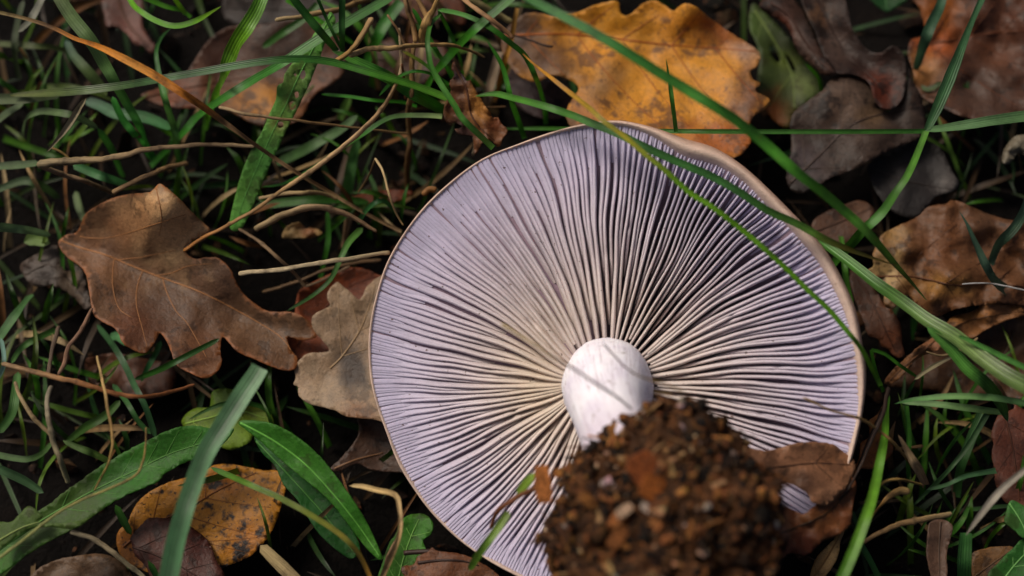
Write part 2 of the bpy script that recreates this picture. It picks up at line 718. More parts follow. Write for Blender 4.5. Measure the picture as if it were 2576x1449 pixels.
    if midrib:
        mo = line('midrib', midrib, vr * 2.4, vr * 0.9)
        L = len(mr)
        for s in range(veins):
            t = (s + 0.6) / (veins + 0.4)
            i = min(int(t * (L - 1)), L - 2)
            x0, y0 = mr[i][0], mr[i][1]
            tx, ty = mr[i + 1][0] - x0, mr[i + 1][1] - y0
            tl = math.hypot(tx, ty)
            tx, ty = tx / tl, ty / tl
            for sg in (-1, 1):
                an = R(vang + rr.uniform(-7, 7)) * sg
                pl = [(x0, y0)]
                X, Y = x0, y0
                for st in range(60):
                    aa = an * (1 - 0.007 * st)
                    X += (tx * math.cos(aa) - ty * math.sin(aa)) * 8
                    Y += (tx * math.sin(aa) + ty * math.cos(aa)) * 8
                    if not inside(X + (tx * math.cos(aa) - ty * math.sin(aa)) * 4, Y + (tx * math.sin(aa) + ty * math.cos(aa)) * 4, ol) or any(inside(X, Y, h) for h in hol):
                        break
                    pl.append((X, Y))
                if len(pl) > 3:
                    line('vein', pl[::3] if len(pl[::3]) > 1 else pl, vr, vr * 0.45, 0.02)
    for pl in vein_list:
        line('vein', pl, vr * 1.1, vr * 0.5, 0.03)
    if petiole:
        pp, pz, pr = petiole
        q = catmull(pp, 9)
        p3 = [P(a[0], a[1], zz) for a, zz in zip(q, zlist(pz, len(q)))]
        v2, f2, c2, u2 = tube(p3, [pr * 0.001] * len(p3), [vc] * len(p3), 6)
        mesh_ob('petiole', v2, f2, M['vein'], root, cols=c2)
    return root


# ------------------------------------------------------------------ ground
def build_ground():
    # one sheet: fine relief where the litter lies, growing coarser to the far rim
    V, F = [], []
    rings = [0.0]
    r = 0.008
    while r < 8:
        rings.append(r)
        r *= 1.11 if r > 0.06 else 1.0
        r += 0.006 if r <= 0.2 else 0.0
    seg = 96
    V.append(Vector((0, 0, -0.002)))
    for r in rings[1:]:
        for j in range(seg):
            a = 2 * math.pi * j / seg
            x, y = r * math.cos(a), r * math.sin(a)
            h = 0.003 * nz(x * 45, y * 45) + 0.002 * nz(x * 120, y * 120, 3) - 0.003
            if r > 0.5:
                h += 0.05 * nz(x * 1.2, y * 1.2, 8) * min(1, (r - 0.5))
            V.append(Vector((x, y, h)))
    for j in range(seg):
        F.append((0, 1 + j, 1 + (j + 1) % seg))
    for i in range(1, len(rings) - 1):
        for j in range(seg):
            a, b = 1 + (i - 1) * seg, 1 + i * seg
            k2 = (j + 1) % seg
            F.append((a + j, b + j, b + k2, a + k2))
    o = mesh_ob('ground', V, F, M['soil'], origin=(0, 0, 0))
    o['kind'] = 'structure'


build_ground()

# ------------------------------------------------------------------ the mushroom
OC = P(1550, 935, 33)
NC = (CAM - OC).normalized()
NC = (NC + Vector((-0.03, -0.02, 0))).normalized()


def Q(px, py, w):
    """on the plane of the gills: w mm along the cap's axis (towards the stem)"""
    d = ray(px, py)
    o = OC + NC * (w * 0.001)
    return CAM + d * ((o - CAM).dot(NC) / d.dot(NC))


RIM = [(1555, 300), (1480, 306), (1400, 325), (1300, 360), (1210, 397), (1130, 455), (1060, 522), (1010, 590), (970, 660), (945, 735), (930, 805),
       (924, 870), (928, 950), (945, 1020), (970, 1092), (1000, 1170), (1040, 1235), (1090, 1300), (1150, 1360), (1225, 1412), (1320, 1462),
       (1440, 1505), (1600, 1525), (1780, 1497), (1940, 1420), (2060, 1310), (2135, 1185), (2163, 1095), (2178, 1010), (2182, 930), (2172, 860),
       (2156, 780), (2126, 708), (2088, 640), (2042, 582), (1990, 528), (1930, 468), (1862, 408), (1795, 367), (1722, 345), (1640, 316)]
GCX, GCY = 1528.0, 962.0
rim_pol = sorted((math.atan2(-(y - GCY), x - GCX), math.hypot(x - GCX, y - GCY)) for x, y in RIM)


def Rout(th):
    th = (th + math.pi) % (2 * math.pi) - math.pi
    n = len(rim_pol)
    k0 = 0
    for i in range(n):
        if rim_pol[i][0] <= th:
            k0 = i
    if th < rim_pol[0][0]:
        k0 = n - 1
    a0, r0 = rim_pol[k0]
    a1, r1 = rim_pol[(k0 + 1) % n]
    d = (a1 - a0) % (2 * math.pi)
    t = ((th - a0) % (2 * math.pi)) / d
    rm = rim_pol[k0 - 1][1]
    rp = rim_pol[(k0 + 2) % n][1]
    return 0.5 * ((2 * r0) + (r1 - rm) * t + (2 * rm - 5 * r0 + 4 * r1 - rp) * t * t + (-rm + 3 * r0 - 3 * r1 + rp) * t ** 3)


def bumpf(th, c0, wd):
    d = (th - c0 + math.pi) % (2 * math.pi) - math.pi
    return math.exp(-(d / wd) ** 2)


def deep(th):
    """how deep the gaps between gills run here"""
    return 0.26 + 0.74 * bumpf(th, R(60), 0.60) + 0.24 * bumpf(th, R(-20), 0.8) + 0.15 * bumpf(th, R(-110), 0.6)


def margin(th):
    """width of the bare rolled rim outside the gills, in picture pixels"""
    return 10 + 12 * bumpf(th, R(62), 0.45) + 18 * bumpf(th, R(70), 0.14) + 20 * bumpf(th, R(25), 0.5) + 4 * bumpf(th, R(-5), 0.4) + 2.0 * nz(math.cos(th) * 6, math.sin(th) * 6)


mush = empty('mushroom', Q(1550, 935, -26))
tag(mush, 'upturned pale lilac gilled mushroom lying on its cap in the grass', 'mushroom')

SEG = 220
prof = []
V, F, C = [], [], []
flesh = lin('8f7a88')
lip = lin('cdb5a6')
skin = lin('a9836f')
skin2 = lin('8a6a58')


def cap_profile(th):
    ro = Rout(th)
    mg = margin(th)
    rg = ro - mg
    lipw = max(0.5, mg * 0.035)
    df = deep(th)
    return [(0.0, -9 * df, flesh), (rg * 0.17, -8.7 * df, flesh), (rg * 0.3, -8.2 * df, flesh), (rg * 0.6, -6.3 * df, flesh), (rg * 0.8, -4.4 * df, flesh), (rg * 0.93, -2.6 * df, flesh), (rg * 0.99, -1.3 * df, flesh),
            (rg + mg * 0.10, -0.2, lip), (rg + mg * 0.3, 0.25 + lipw * 0.4, lip), (rg + mg * 0.55, 0.15 + lipw * 0.4, mixc(lip, skin, 0.25)), (rg + mg * 0.8, -0.5, mixc(lip, skin, 0.55)),
            (ro, -1.8, skin), (ro * 1.002, -3.5, skin), (ro * 0.985, -6.5, skin2), (ro * 0.93, -11, skin2), (ro * 0.8, -17, skin2),
            (ro * 0.6, -22, skin2), (ro * 0.35, -25, skin2), (0.0, -26, skin2)]


np_ = len(cap_profile(0.0))
for j in range(SEG):
    th = 2 * math.pi * j / SEG
    ct, st = math.cos(th), -math.sin(th)
    for i, (r, w, cc) in enumerate(cap_profile(th)):
        w2 = w + (0.5 * nz(ct * 4 + 7, st * 4, i * 0.15) if 6 < i < np_ - 1 else 0)
        # positions on the plane of the rim, then moved along the axis, so the cap is a true solid
        V.append(Q(GCX + r * ct, GCY + r * st, 0) + NC * (w2 * 0.001))
        C.append(cc)
for j in range(SEG):
    a, b = j * np_, ((j + 1) % SEG) * np_
    for i in range(np_ - 1):
        F.append((a + i, a + i + 1, b + i + 1, b + i))
cap = mesh_ob('cap', V, F, M['cap'], mush, cols=C)

# gills: full ones from stem to rim, then shorter ranks in between
NFULL = 54
GR = random.Random(3)
lav, beige, ochre = lin('c0b8d2'), lin('d8cac4'), lin('d4bf9a')
R0 = 100.0


def warp(th, t):
    """a shared sideways drift so neighbouring gills wave together"""
    x, y = math.cos(th) * 2.2, math.sin(th) * 2.2
    a = 0.060 * nz(x, y, t * 1.6) + 0.020 * nz(x * 3.2, y * 3.2, t * 3.2 + 4) + 0.007 * nz(x * 11, y * 11, t * 6 + 9)
    return a * (1 - t * 0.35)


def pitch_mm(r, t):
    cnt = NFULL * (1 + 1 / (1 + math.exp(-(t - 0.17) * 26)) + 2 / (1 + math.exp(-(t - 0.42) * 14)) + 4.0 / (1 + math.exp(-(t - 0.93) * 16)))
    return 2 * math.pi * r * 0.0885 / cnt


def gill(th, t0, jit, thick):
    V, F, C = [], [], []
    ro = Rout(th)
    rg = ro - margin(th) * 0.82
    n = 34 if t0 < 0.2 else (26 if t0 < 0.6 else 14)
    ph = GR.uniform(0, 90)
    notch = GR.random() < 0.10
    nt = GR.uniform(0.15, 0.7)
    dark = bumpf(th, R(60), 0.50)             # this sector of gills stands thin and upright
    lean = 0.62 * bumpf(th, R(205), 1.0) - 0.50 * bumpf(th, R(108), 0.42) - 0.34 * bumpf(th, R(-15), 0.6)
    df = deep(th)
    amp = GR.uniform(0.8, 1.2)
    for i in range(n + 1):
        t = t0 + (1 - t0) * i / n
        r = R0 + (rg - R0) * t
        a = th + warp(th, t) + jit * (1 - t) * 0.6 + 0.010 * nz(ph, t * 4, 2.0) * (1.05 - t) ** 2 + 0.004 * nz(ph, t * 13, 7) * (1.05 - t) ** 2
        dl = (math.pi - th + math.pi) % (2 * math.pi) - math.pi
        if abs(dl) < math.pi / 2:
            a += 0.24 * math.sin(2 * dl) * math.exp(-t / 0.16)
        ct, st = math.cos(a), -math.sin(a)
        pm = pitch_mm(r, t)
        grow = min(1.0, 0.35 + (t - t0) / 0.13) if t0 > 0.05 else 1.0
        tk = max(0.10, pm * (0.90 - 0.42 * dark - 0.14 * bumpf(th, R(-20), 0.6)) * thick * grow)
        # height of the free edge and of the flesh under it
        fl = (-9 + 8 * (r / rg) ** 2.2) * df
        ed = 0.6 * math.sin(math.pi * min(1, t * 1.05)) - 0.5 * t - 2.0 * math.exp(-(r - R0) / 20.0) + 0.22 * nz(ph, t * 6)
        if t0 > 0.05:
            ed -= (1.0 + 3.6 * df) * math.exp(-(t - t0) / (0.07 + 0.05 * amp)) + 0.10
        if t > 0.94:
            ed -= (t - 0.94) / 0.06 * 0.9
        if notch:
            ed -= 0.9 * math.exp(-((t - nt) / 0.015) ** 2)
        ed = max(ed, fl + 0.25)
        h = ed - fl
        base = Q(GCX + r * ct, GCY + r * st, 0)
        e1 = Q(GCX + (r + 4) * ct, GCY + (r + 4) * st, 0) - base
        side = NC.cross(e1).normalized()
        lv = lean * pm + 0.07 * nz(ph + 30, t * 7)
        cc = mixc(beige, lav, min(1, max(0, (t - 0.2) * 1.4)))
        oc = 0.5 * bumpf(th, R(186), 0.75) * math.exp(-((t - 0.12) / 0.30) ** 2)
        cc = mixc(cc, ochre, oc)
        cc = tuple(x * (0.95 + 0.09 * nz(ph, t * 3, 40)) for x in cc)
        for off, hh, f in ((-0.66, fl - 0.3, 0.0), (-0.58, fl + 0.45 * h, 0.4), (-0.47, ed - min(0.45 * h, 0.75 * tk), 0.8), (-0.25, ed - min(0.15 * h, 0.16 * tk), 0.95), (0.0, ed, 1.0), (0.25, ed - min(0.15 * h, 0.16 * tk), 0.95), (0.47, ed - min(0.45 * h, 0.75 * tk), 0.8), (0.58, fl + 0.45 * h, 0.4), (0.66, fl - 0.3, 0.0)):
            V.append(base + side * ((off * tk + lv * f) * 0.001) + NC * (hh * 0.001))
            C.append(cc)
        if i:
            a0, b0 = (i - 1) * 9, i * 9
            for j in range(8):
                F.append((a0 + j, b0 + j, b0 + j + 1, a0 + j + 1))
    return V, F, C


pitch = 2 * math.pi / NFULL
extra = ([], [], [])
GN = [0]


def add_gill(V, F, C):
    if GN[0] < 296:
        GN[0] += 1
        mesh_ob('gill', V, F, M['gill'], cap, cols=C)
    else:
        b = len(extra[0])
        extra[0].extend(V)
        extra[1].extend(tuple(q + b for q in f) for f in F)
        extra[2].extend(C)


for i in range(NFULL):
    th = i * pitch
    jit = GR.uniform(-0.14, 0.14) * pitch
    add_gill(*gill(th + jit, GR.uniform(-0.02, 0.02), jit, GR.uniform(0.85, 1.1)))
    add_gill(*gill(th + pitch * (0.5 + GR.uniform(-0.07, 0.07)), GR.uniform(0.03, 0.12), 0, GR.uniform(0.8, 1.05)))
    for fr in (0.25, 0.75):
        add_gill(*gill(th + pitch * (fr + GR.uniform(-0.035, 0.035)), GR.uniform(0.20, 0.38), 0, GR.uniform(0.75, 1.0)))
for i in range(NFULL):
    for fr in (0.125, 0.375, 0.625, 0.875):
        if True:
            add_gill(*gill(i * pitch + pitch * (fr + GR.uniform(-0.02, 0.02)), GR.uniform(0.68, 0.86), 0, GR.uniform(0.75, 0.95)))
if extra[0]:
    so = mesh_ob('short_gill', extra[0], extra[1], M['gill'], cap, cols=extra[2])
    so['kind'] = 'stuff'

# stem
sp = [(1527, 960, -10, 9.3), (1527, 962, -3, 9.7), (1527, 972, 4, 9.9), (1529, 992, 10, 9.2), (1534, 1035, 16, 8.0), (1546, 1090, 21, 7.4), (1566, 1150, 25, 7.4)]
sp = catmull(sp, 9)
pts3 = [Q(a, b, w) for a, b, w, r in sp]
V, F, C, U = [], [], [], []
n = len(pts3)
s = 0
for i in range(n):
    tg = (pts3[min(i + 1, n - 1)] - pts3[max(i - 1, 0)]).normalized()
    side = tg.cross(Vector((0, 1, 0.1))).normalized()
    up = side.cross(tg).normalized()
    if i:
        s += (pts3[i] - pts3[i - 1]).length
    ns = 40
    for j in range(ns):
        a = 2 * math.pi * j / ns
        d = side * math.cos(a) + up * math.sin(a)
        rr = sp[i][3] * (1 + 0.05 * nz(math.cos(a) * 1.3, math.sin(a) * 1.3, s * 60) + 0.018 * nz(math.cos(a) * 7, math.sin(a) * 7, s * 90))
        V.append(pts3[i] + d * (rr * 0.001))
        U.append((j / ns, s / 0.05))
    if i:
        for j in range(ns):
            k2 = (j + 1) % ns
            F.append(((i - 1) * ns + j, (i - 1) * ns + k2, i * ns + k2, i * ns + j))
F.append(tuple((n - 1) * ns + j for j in range(ns)))
mesh_ob('stem', V, F, M['stem'], mush, uvs=U)

# ------------------------------------------------------------------ clod of soil on the stem's end
CL = random.Random(5)
CLC = P(1650, 1350, 55)
clod = empty('soil_clod', CLC - Vector((0, 0, 0.02)))
tag(clod, 'crumbly brown clod of soil and rotten wood clinging to the mushroom stem', 'soil')
bm = bmesh.new()
bmesh.ops.create_icosphere(bm, subdivisions=6, radius=1.0)


def clod_r(d):
    r = 1.0 + 0.22 * noise.noise(d * 1.7 + Vector((3, 0, 0))) + 0.16 * noise.noise(d * 3.6) + 0.12 * noise.noise(d * 8.5) + 0.08 * noise.noise(d * 19) + 0.04 * noise.noise(d * 40)
    # a blunt peak that climbs the stem, and a sag at the shoulder
    r += 0.36 * math.exp(-((d - Vector((0.06, 0.93, 0.36)).normalized()).length / 0.34) ** 2)
    r -= 0.22 * math.exp(-((d - Vector((-0.62, 0.75, 0.3)).normalized()).length / 0.45) ** 2)
    r += 0.16 * math.exp(-((d - Vector((0.85, 0.5, 0.1)).normalized()).length / 0.4) ** 2)
    return r


SCL = Vector((0.0222, 0.0215, 0.0165))


def clod_p(d):
    r = clod_r(d)
    return CLC + Vector((d.x * SCL.x * r, d.y * SCL.y * r, d.z * SCL.z * r))


V, C = [], []
browns = [lin(q) for q in ('3a2414', '5a381d', '6a4222', '22150c', '7a4e28', '40260f', '140d08', '140d08')]
for v in bm.verts:
    d = v.co.normalized()
    V.append(clod_p(d))
    t = 0.5 + 0.9 * noise.noise(d * 8) + 0.4 * noise.noise(d * 25)
    C.append(mixc(browns[3], browns[1], max(0, min(1, t))))
F = [tuple(v.index for v in f.verts) for f in bm.faces]
bm.free()
mesh_ob('soil_core', V, F, M['crumbs'], clod, cols=C)

ICO = bmesh.new()
bmesh.ops.create_icosphere(ICO, subdivisions=1, radius=1.0)
ICO_V = [v.co.copy() for v in ICO.verts]
ICO_F = [tuple(v.index for v in f.verts) for f in ICO.faces]
ICO.free()


def lump(acc, p, size, colr, rnd, flat=1.0):
    b = len(acc[0])
    q = Matrix.Rotation(rnd.uniform(0, 6.3), 3, Vector((rnd.uniform(-1, 1), rnd.uniform(-1, 1), rnd.uniform(-1, 1))).normalized())
    sx, sy, sz = (rnd.uniform(0.4, 1.6) for _ in range(3))
    o = rnd.uniform(0, 90)
    for v in ICO_V:
        r = size * (1 + 0.9 * nz(v.x * 1.7 + o, v.y * 1.7, v.z * 1.7))
        acc[0].append(p + q @ Vector((v.x * sx * r, v.y * sy * r, v.z * sz * r * flat)))
        acc[2].append(tuple(x * rnd.uniform(0.8, 1.2) for x in colr))
    acc[1].extend(tuple(i + b for i in f) for f in ICO_F)


def rdir(rnd):
    while True:
        d = Vector((rnd.uniform(-1, 1), rnd.uniform(-1, 1), rnd.uniform(-1, 1)))
        if 0.1 < d.length < 1:
            return d.normalized()


acc = ([], [], [])
pale = [lin(q) for q in ('a58a70', 'b89a80', '8c6a48', 'a06a38', '9a8a80')]
for i in range(4200):
    d = rdir(CL)
    if d.z < -0.5:
        continue
    sz = CL.choice((0.0003, 0.0004, 0.0005, 0.0006, 0.0007, 0.0010))
    cc = CL.choice(browns) if CL.random() < 0.92 else CL.choice(pale)
    lump(acc, clod_p(d) + d * sz * 0.35, sz, cc, CL)
for i in range(650):
    d = rdir(CL)
    if d.z < -0.3:
        continue
    p = clod_p(d) + d * 0.0003
    q = Matrix.Rotation(CL.uniform(0, 6.3), 3, d) @ d.to_track_quat('Z', 'Y').to_matrix() @ Matrix.Rotation(CL.gauss(0, 0.5), 3, 'X')
    lx, ly = CL.choice(((0.0005, 0.0018), (0.0003, 0.0030), (0.0009, 0.0014), (0.0012, 0.0020), (0.00018, 0.0042)))
    cc = CL.choice(browns + pale[2:4])
    b = len(acc[0])
    for x, y in ((-1, -1), (1.1, -0.8), (0.8, 1), (-0.7, 0.9)):
        for zz in (0.0, 0.0002):
            acc[0].append(p + q @ Vector((x * lx * CL.uniform(0.7, 1.2), y * ly * CL.uniform(0.7, 1.2), zz)))
            acc[2].append(tuple(x2 * CL.uniform(0.8, 1.2) for x2 in cc))
    acc[1].extend(tuple(k3 + b for k3 in f) for f in ((1, 3, 5, 7), (6, 4, 2, 0), (0, 2, 3, 1), (2, 4, 5, 3), (4, 6, 7, 5), (6, 0, 1, 7)))
o = mesh_ob('soil_crumbs', acc[0], acc[1], M['crumbs'], clod, cols=acc[2], smooth=False)
o['kind'] = 'stuff'
# a few bigger lumps
for i in range(14):
    d = rdir(CL)
    if d.z < -0.1:
        d.z = -d.z
    acc = ([], [], [])
    lump(acc, clod_p(d), CL.uniform(0.0014, 0.0028), CL.choice(browns), CL)
    mesh_ob('soil_lump', acc[0], acc[1], M['crumbs'], clod, cols=acc[2])


def chip(px, py, z, w, l, th, ang, colr, parent, name='wood_chip', tilt=0.3):
    p = P(px, py, z)
    q = Matrix.Rotation(ang, 3, 'Z') @ Matrix.Rotation(tilt, 3, 'X')
    V, F, C = [], [], []
    ny = 5
    for i in range(ny):
        y = (i / (ny - 1) - 0.5) * l
        ww = w * (1 + 0.25 * nz(i * 0.9, px)) * (0.75 if i in (0, ny - 1) else 1)
        for x, zz in ((-0.5, -0.5), (0.5, -0.5), (0.5, 0.5), (-0.5, 0.5)):
            V.append(p + q @ Vector((x * ww + 0.12 * w * nz(i, px, 4), y, zz * th)))
            C.append(tuple(v * (0.85 + 0.3 * nz(i * 2, x, py)) for v in lin(colr)))
        if i:
            a, b = (i - 1) * 4, i * 4
            for j in range(4):
                F.append((a + j, a + (j + 1) % 4, b + (j + 1) % 4, b + j))
    F.append((3, 2, 1, 0))
    F.append(tuple((ny - 1) * 4 + j for j in range(4)))
    return mesh_ob(name, V, F, M['crumbs'], parent, cols=C, smooth=False)


for a in ((1366, 1218, 57, 0.0032, 0.0072, 0.0014, 0.1, 'b5703a'), (1610, 1085, 65, 0.0015, 0.0050, 0.001, 0.15, 'b57a3a'), (1540, 1090, 63, 0.0012, 0.0034, 0.001, 0.3, 'a06a34'),
          (1620, 1180, 70, 0.0055, 0.0062, 0.0015, 0.5, '8a4a22'), (1640, 1225, 71, 0.0050, 0.0040, 0.0012, 1.2, '93521f'), (1725, 1275, 71, 0.0022, 0.0034, 0.001, 1.9, 'a5642c'),
          (1480, 1260, 67, 0.0020, 0.0036, 0.001, 0.9, '8a5a2c'), (1570, 1285, 71, 0.0018, 0.0034, 0.001, 2.2, 'c0a084'), (1700, 1350, 70, 0.0018, 0.0030, 0.001, 0.4, 'b59a88'),
          (1630, 1280, 72, 0.0015, 0.0026, 0.001, 1.0, 'c8b4a4'), (1760, 1160, 67, 0.0030, 0.0050, 0.0012, 0.8, '6a4630'), (1820, 1190, 65, 0.0030, 0.0045, 0.0012, 2.0, '7a5030'),
          (1555, 1350, 69, 0.0026, 0.0056, 0.001, 2.5, '7a4a24'), (1690, 1140, 68, 0.0015, 0.0030, 0.001, 0.2, '9c8c84'), (1440, 1380, 63, 0.0024, 0.0050, 0.001, 0.3, '7a5228')):
    chip(*a, clod)

# ------------------------------------------------------------------ fallen leaves
leaf('large yellow orange oak leaf with dark blotches behind the mushroom cap',
     [(1262, 100), (1285, 60), (1330, 32), (1400, 40), (1450, 32), (1500, 12), (1553, 3), (1560, 32), (1582, 38), (1618, 10), (1650, 3), (1692, 26), (1718, 10), (1745, 14),
      (1782, 42), (1830, 78), (1898, 120), (1912, 140), (1905, 165), (1888, 178), (1893, 198), (1912, 210), (1900, 228), (1936, 250), (1925, 274), (1898, 290), (1884, 320),
      (1890, 355), (1850, 395), (1740, 410), (1600, 380), (1470, 345), (1425, 300), (1432, 262), (1455, 226), (1440, 205), (1395, 190), (1345, 205), (1300, 185), (1268, 140)],
     [(1268, 90), (1390, 86), (1490, 91), (1600, 104), (1690, 114), (1800, 121), (1905, 130)], 17, 'd8942e', mat='leaf_blotch', gy=-1.2, fold=3.0, wave=2.2, curl=0.8,
     patches=[(1310, 120, 80, '4a3228', 0.8), (1400, 170, 60, '5a4030', 0.75), (1300, 60, 60, '3a2820', 0.8), (1870, 240, 50, '4a3440', 0.85, 75), (1830, 90, 80, '9a5a38', 0.7, 45), (1800, 60, 60, 'a04a1c', 0.6, 30),
              (1555, 20, 60, 'c88a18', 0.7), (1790, 200, 90, 'd8952a', 0.5), (1540, 190, 40, '6a5848', 0.5), (1500, 230, 30, '6a6050', 0.5), (1820, 350, 120, '9a4a18', 0.8, 50), (1470, 290, 50, 'a06a4a', 0.6), (1880, 130, 40, 'a08a80', 0.6, 25)],
     veins=5, vcol='8a4a18', vr=0.15, bumps=[(1900, 250, 3, 60), (1745, 20, 3, 50)])

leaf('big brown oak leaf with raised tan lobe painted as lit, and orange midrib',
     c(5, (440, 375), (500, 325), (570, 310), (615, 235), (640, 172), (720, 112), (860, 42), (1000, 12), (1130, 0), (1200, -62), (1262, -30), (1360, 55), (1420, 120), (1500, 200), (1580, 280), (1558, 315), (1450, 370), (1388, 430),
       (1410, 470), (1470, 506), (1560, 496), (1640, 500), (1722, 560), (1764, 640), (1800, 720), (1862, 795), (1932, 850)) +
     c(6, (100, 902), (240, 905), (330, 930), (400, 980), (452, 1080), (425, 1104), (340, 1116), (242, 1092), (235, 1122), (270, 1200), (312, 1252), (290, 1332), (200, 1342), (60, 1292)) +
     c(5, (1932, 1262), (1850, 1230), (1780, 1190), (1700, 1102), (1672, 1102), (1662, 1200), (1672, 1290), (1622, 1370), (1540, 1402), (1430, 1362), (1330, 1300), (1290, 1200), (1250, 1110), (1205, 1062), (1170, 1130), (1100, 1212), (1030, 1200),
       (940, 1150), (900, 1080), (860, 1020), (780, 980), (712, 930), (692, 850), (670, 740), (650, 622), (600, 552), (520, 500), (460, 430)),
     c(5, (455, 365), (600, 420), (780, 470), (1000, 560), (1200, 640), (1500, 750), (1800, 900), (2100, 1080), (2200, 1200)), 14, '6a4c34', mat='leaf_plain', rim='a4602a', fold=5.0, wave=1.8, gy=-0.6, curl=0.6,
     patches=[(395, 545, 130, 'd2a472', 0.95, 60), (450, 580, 80, 'e6bf8c', 0.9), (330, 560, 60, 'a0704a', 0.6), (340, 830, 60, '6a3a22', 0.6), (500, 900, 70, '75492c', 0.6), (420, 800, 70, '4a3024', 0.5), (240, 650, 60, '8a6244', 0.6), (540, 680, 90, '6e5240', 0.5), (690, 800, 90, '6e5238', 0.5)],  # palest lobe patches: tan underside plus the light on it, painted into the colour
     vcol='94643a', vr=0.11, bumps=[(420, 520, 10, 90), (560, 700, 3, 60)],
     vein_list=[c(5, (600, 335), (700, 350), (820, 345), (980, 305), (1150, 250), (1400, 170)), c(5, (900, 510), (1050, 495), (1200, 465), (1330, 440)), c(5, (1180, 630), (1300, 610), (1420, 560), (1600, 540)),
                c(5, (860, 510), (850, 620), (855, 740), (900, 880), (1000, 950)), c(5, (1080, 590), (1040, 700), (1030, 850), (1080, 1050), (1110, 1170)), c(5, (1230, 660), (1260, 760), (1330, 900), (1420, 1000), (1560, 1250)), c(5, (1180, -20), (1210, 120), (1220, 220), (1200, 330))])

leaf('small beige oak leaf with dark stain pressed against the mushroom cap',
     c(6, (1020, 620), (920, 645), (870, 680), (825, 730), (785, 812), (720, 762), (660, 712), (612, 680), (552, 738), (538, 800), (562, 850), (520, 880), (440, 920), (420, 972), (432, 1040), (482, 1100), (540, 1168), (550, 1198), (480, 1210), (380, 1224),
       (312, 1288), (288, 1340), (300, 1400), (284, 1450)) + c(10, (318, 20), (322, 84), (400, 150), (500, 172), (600, 200), (660, 235), (730, 252), (880, 262), (1010, 255)) + c(6, (1050, 1300), (1060, 900)),
     c(6, (560, 1330), (650, 1240), (780, 1050), (860, 850), (900, 700)), 15, 'a58c70', mat='leaf_plain', fold=2.0, wave=1.4, gx=0.8,
     patches=[(885, 925, 40, '33261f', 0.95, 70), (900, 1040, 50, '7a5234', 0.8, 30), (780, 990, 40, 'b09a80', 0.6)], veins=3, vcol='8a7254', vr=0.12, vang=42)

leaf('glossy red brown leaf tucked under the small beige oak leaf',
     c(6, (300, 900), (320, 760), (400, 700), (560, 620), (700, 575), (820, 580), (920, 625), (1000, 680), (980, 860), (900, 1000), (780, 1150), (560, 1240), (420, 1230), (300, 1260), (240, 1180), (230, 1110), (300, 1000)),
     c(6, (320, 1150), (500, 900), (700, 720), (900, 640)), 8, '7a3a18', mat='leaf', rim='a85018', fold=1.5, wave=1.5, curl=1.5, patches=[(860, 690, 60, '8a4018', 0.6), (770, 740, 40, '5a2a14', 0.5), (760, 870, 40, 'a04a12', 0.8)], veins=3, vcol='5a2a14', vr=0.12, name='fallen_leaf')

leaf('mustard yellow leaf with black freckles under the broad grey green blade',
     c(9, (880, 1160), (900, 1100), (960, 1050), (1000, 960), (1050, 880), (1150, 800), (1280, 740), (1420, 700), (1560, 640), (1640, 605), (1760, 610), (1932, 640)) + c(10, (60, 652), (140, 650), (215, 670), (225, 760), (195, 900), (160, 1020), (110, 1130), (40, 1220)) +
     c(9, (1900, 1290), (1800, 1340), (1670, 1390), (1560, 1420), (1400, 1449), (1200, 1440), (1060, 1400), (940, 1330), (890, 1250)),
     c(9, (930, 1230), (1150, 1060), (1400, 950), (1650, 800), (1932, 670)), 9, 'b87c1c', mat='leaf_spot', fold=1.5, wave=1.6, curl=-1.0, patches=[(560, 1215, 60, '8a4a18', 0.6, 30), (330, 1380, 50, '9a5a1c', 0.8), (620, 1360, 60, 'b06a1a', 0.6)], veins=5, vcol='6a3c12', vr=0.13, name='fallen_leaf')

leaf('dark purplish brown leaf lying on the freckled mustard yellow leaf',
     c(9, (985, 1160), (1060, 1070), (1120, 1015), (1230, 1010), (1350, 1030), (1460, 1090), (1550, 1160), (1600, 1240), (1640, 1340), (1700, 1470), (1600, 1560), (1300, 1600), (1160, 1500), (1100, 1380), (1020, 1290), (1000, 1220)),
     c(9, (1000, 1230), (1150, 1280), (1350, 1370), (1560, 1500)), 14, '4f2a20', mat='leaf', fold=-1.2, wave=1.4, curl=-1.0, patches=[(380, 1325, 40, '6a4234', 0.6), (480, 1370, 50, '4a2018', 0.6)], veins=3, vcol='30180f', vr=0.12, name='fallen_leaf')

leaf('brown leaf with yellow patch behind the holed green blade',
     [(355, 240), (390, 225), (430, 205), (470, 180), (510, 120), (545, 85), (590, 65), (660, 60), (740, 50), (800, 60), (850, 90), (870, 140), (865, 180), (840, 205), (800, 230), (780, 250), (765, 285), (735, 310), (690, 318), (640, 312), (590, 285), (540, 265), (480, 272), (410, 265)],
     [(365, 245), (500, 215), (640, 190), (780, 150), (860, 130)], 9, '5e3a22', mat='leaf', fold=2, wave=2.0, curl=0.8, patches=[(650, 255, 70, 'b87a20', 0.9, 40), (760, 240, 50, '7a4a2c', 0.7), (560, 130, 60, '4a3028', 0.7), (450, 245, 60, '7a4020', 0.7), (700, 110, 90, '3a281e', 0.8)], veins=4, vcol='4a2814', vr=0.13)

leaf('ragged reddish brown leaf strip hanging under the curled lime blade',
     c(1, (770, 0), (790, 120), (800, 200), (880, 200), (960, 260), (1010, 330), (1080, 350), (1140, 400), (1175, 355), (1120, 280), (1080, 200), (1070, 120), (1090, 50), (1040, -40), (900, -60)),
     c(1, (880, -40), (950, 150), (1060, 290), (1150, 370)), 10, '5a3428', mat='leaf', fold=1, wave=1.5, patches=[(330, 80, 40, '7a4638', 0.6)], name='fallen_leaf')

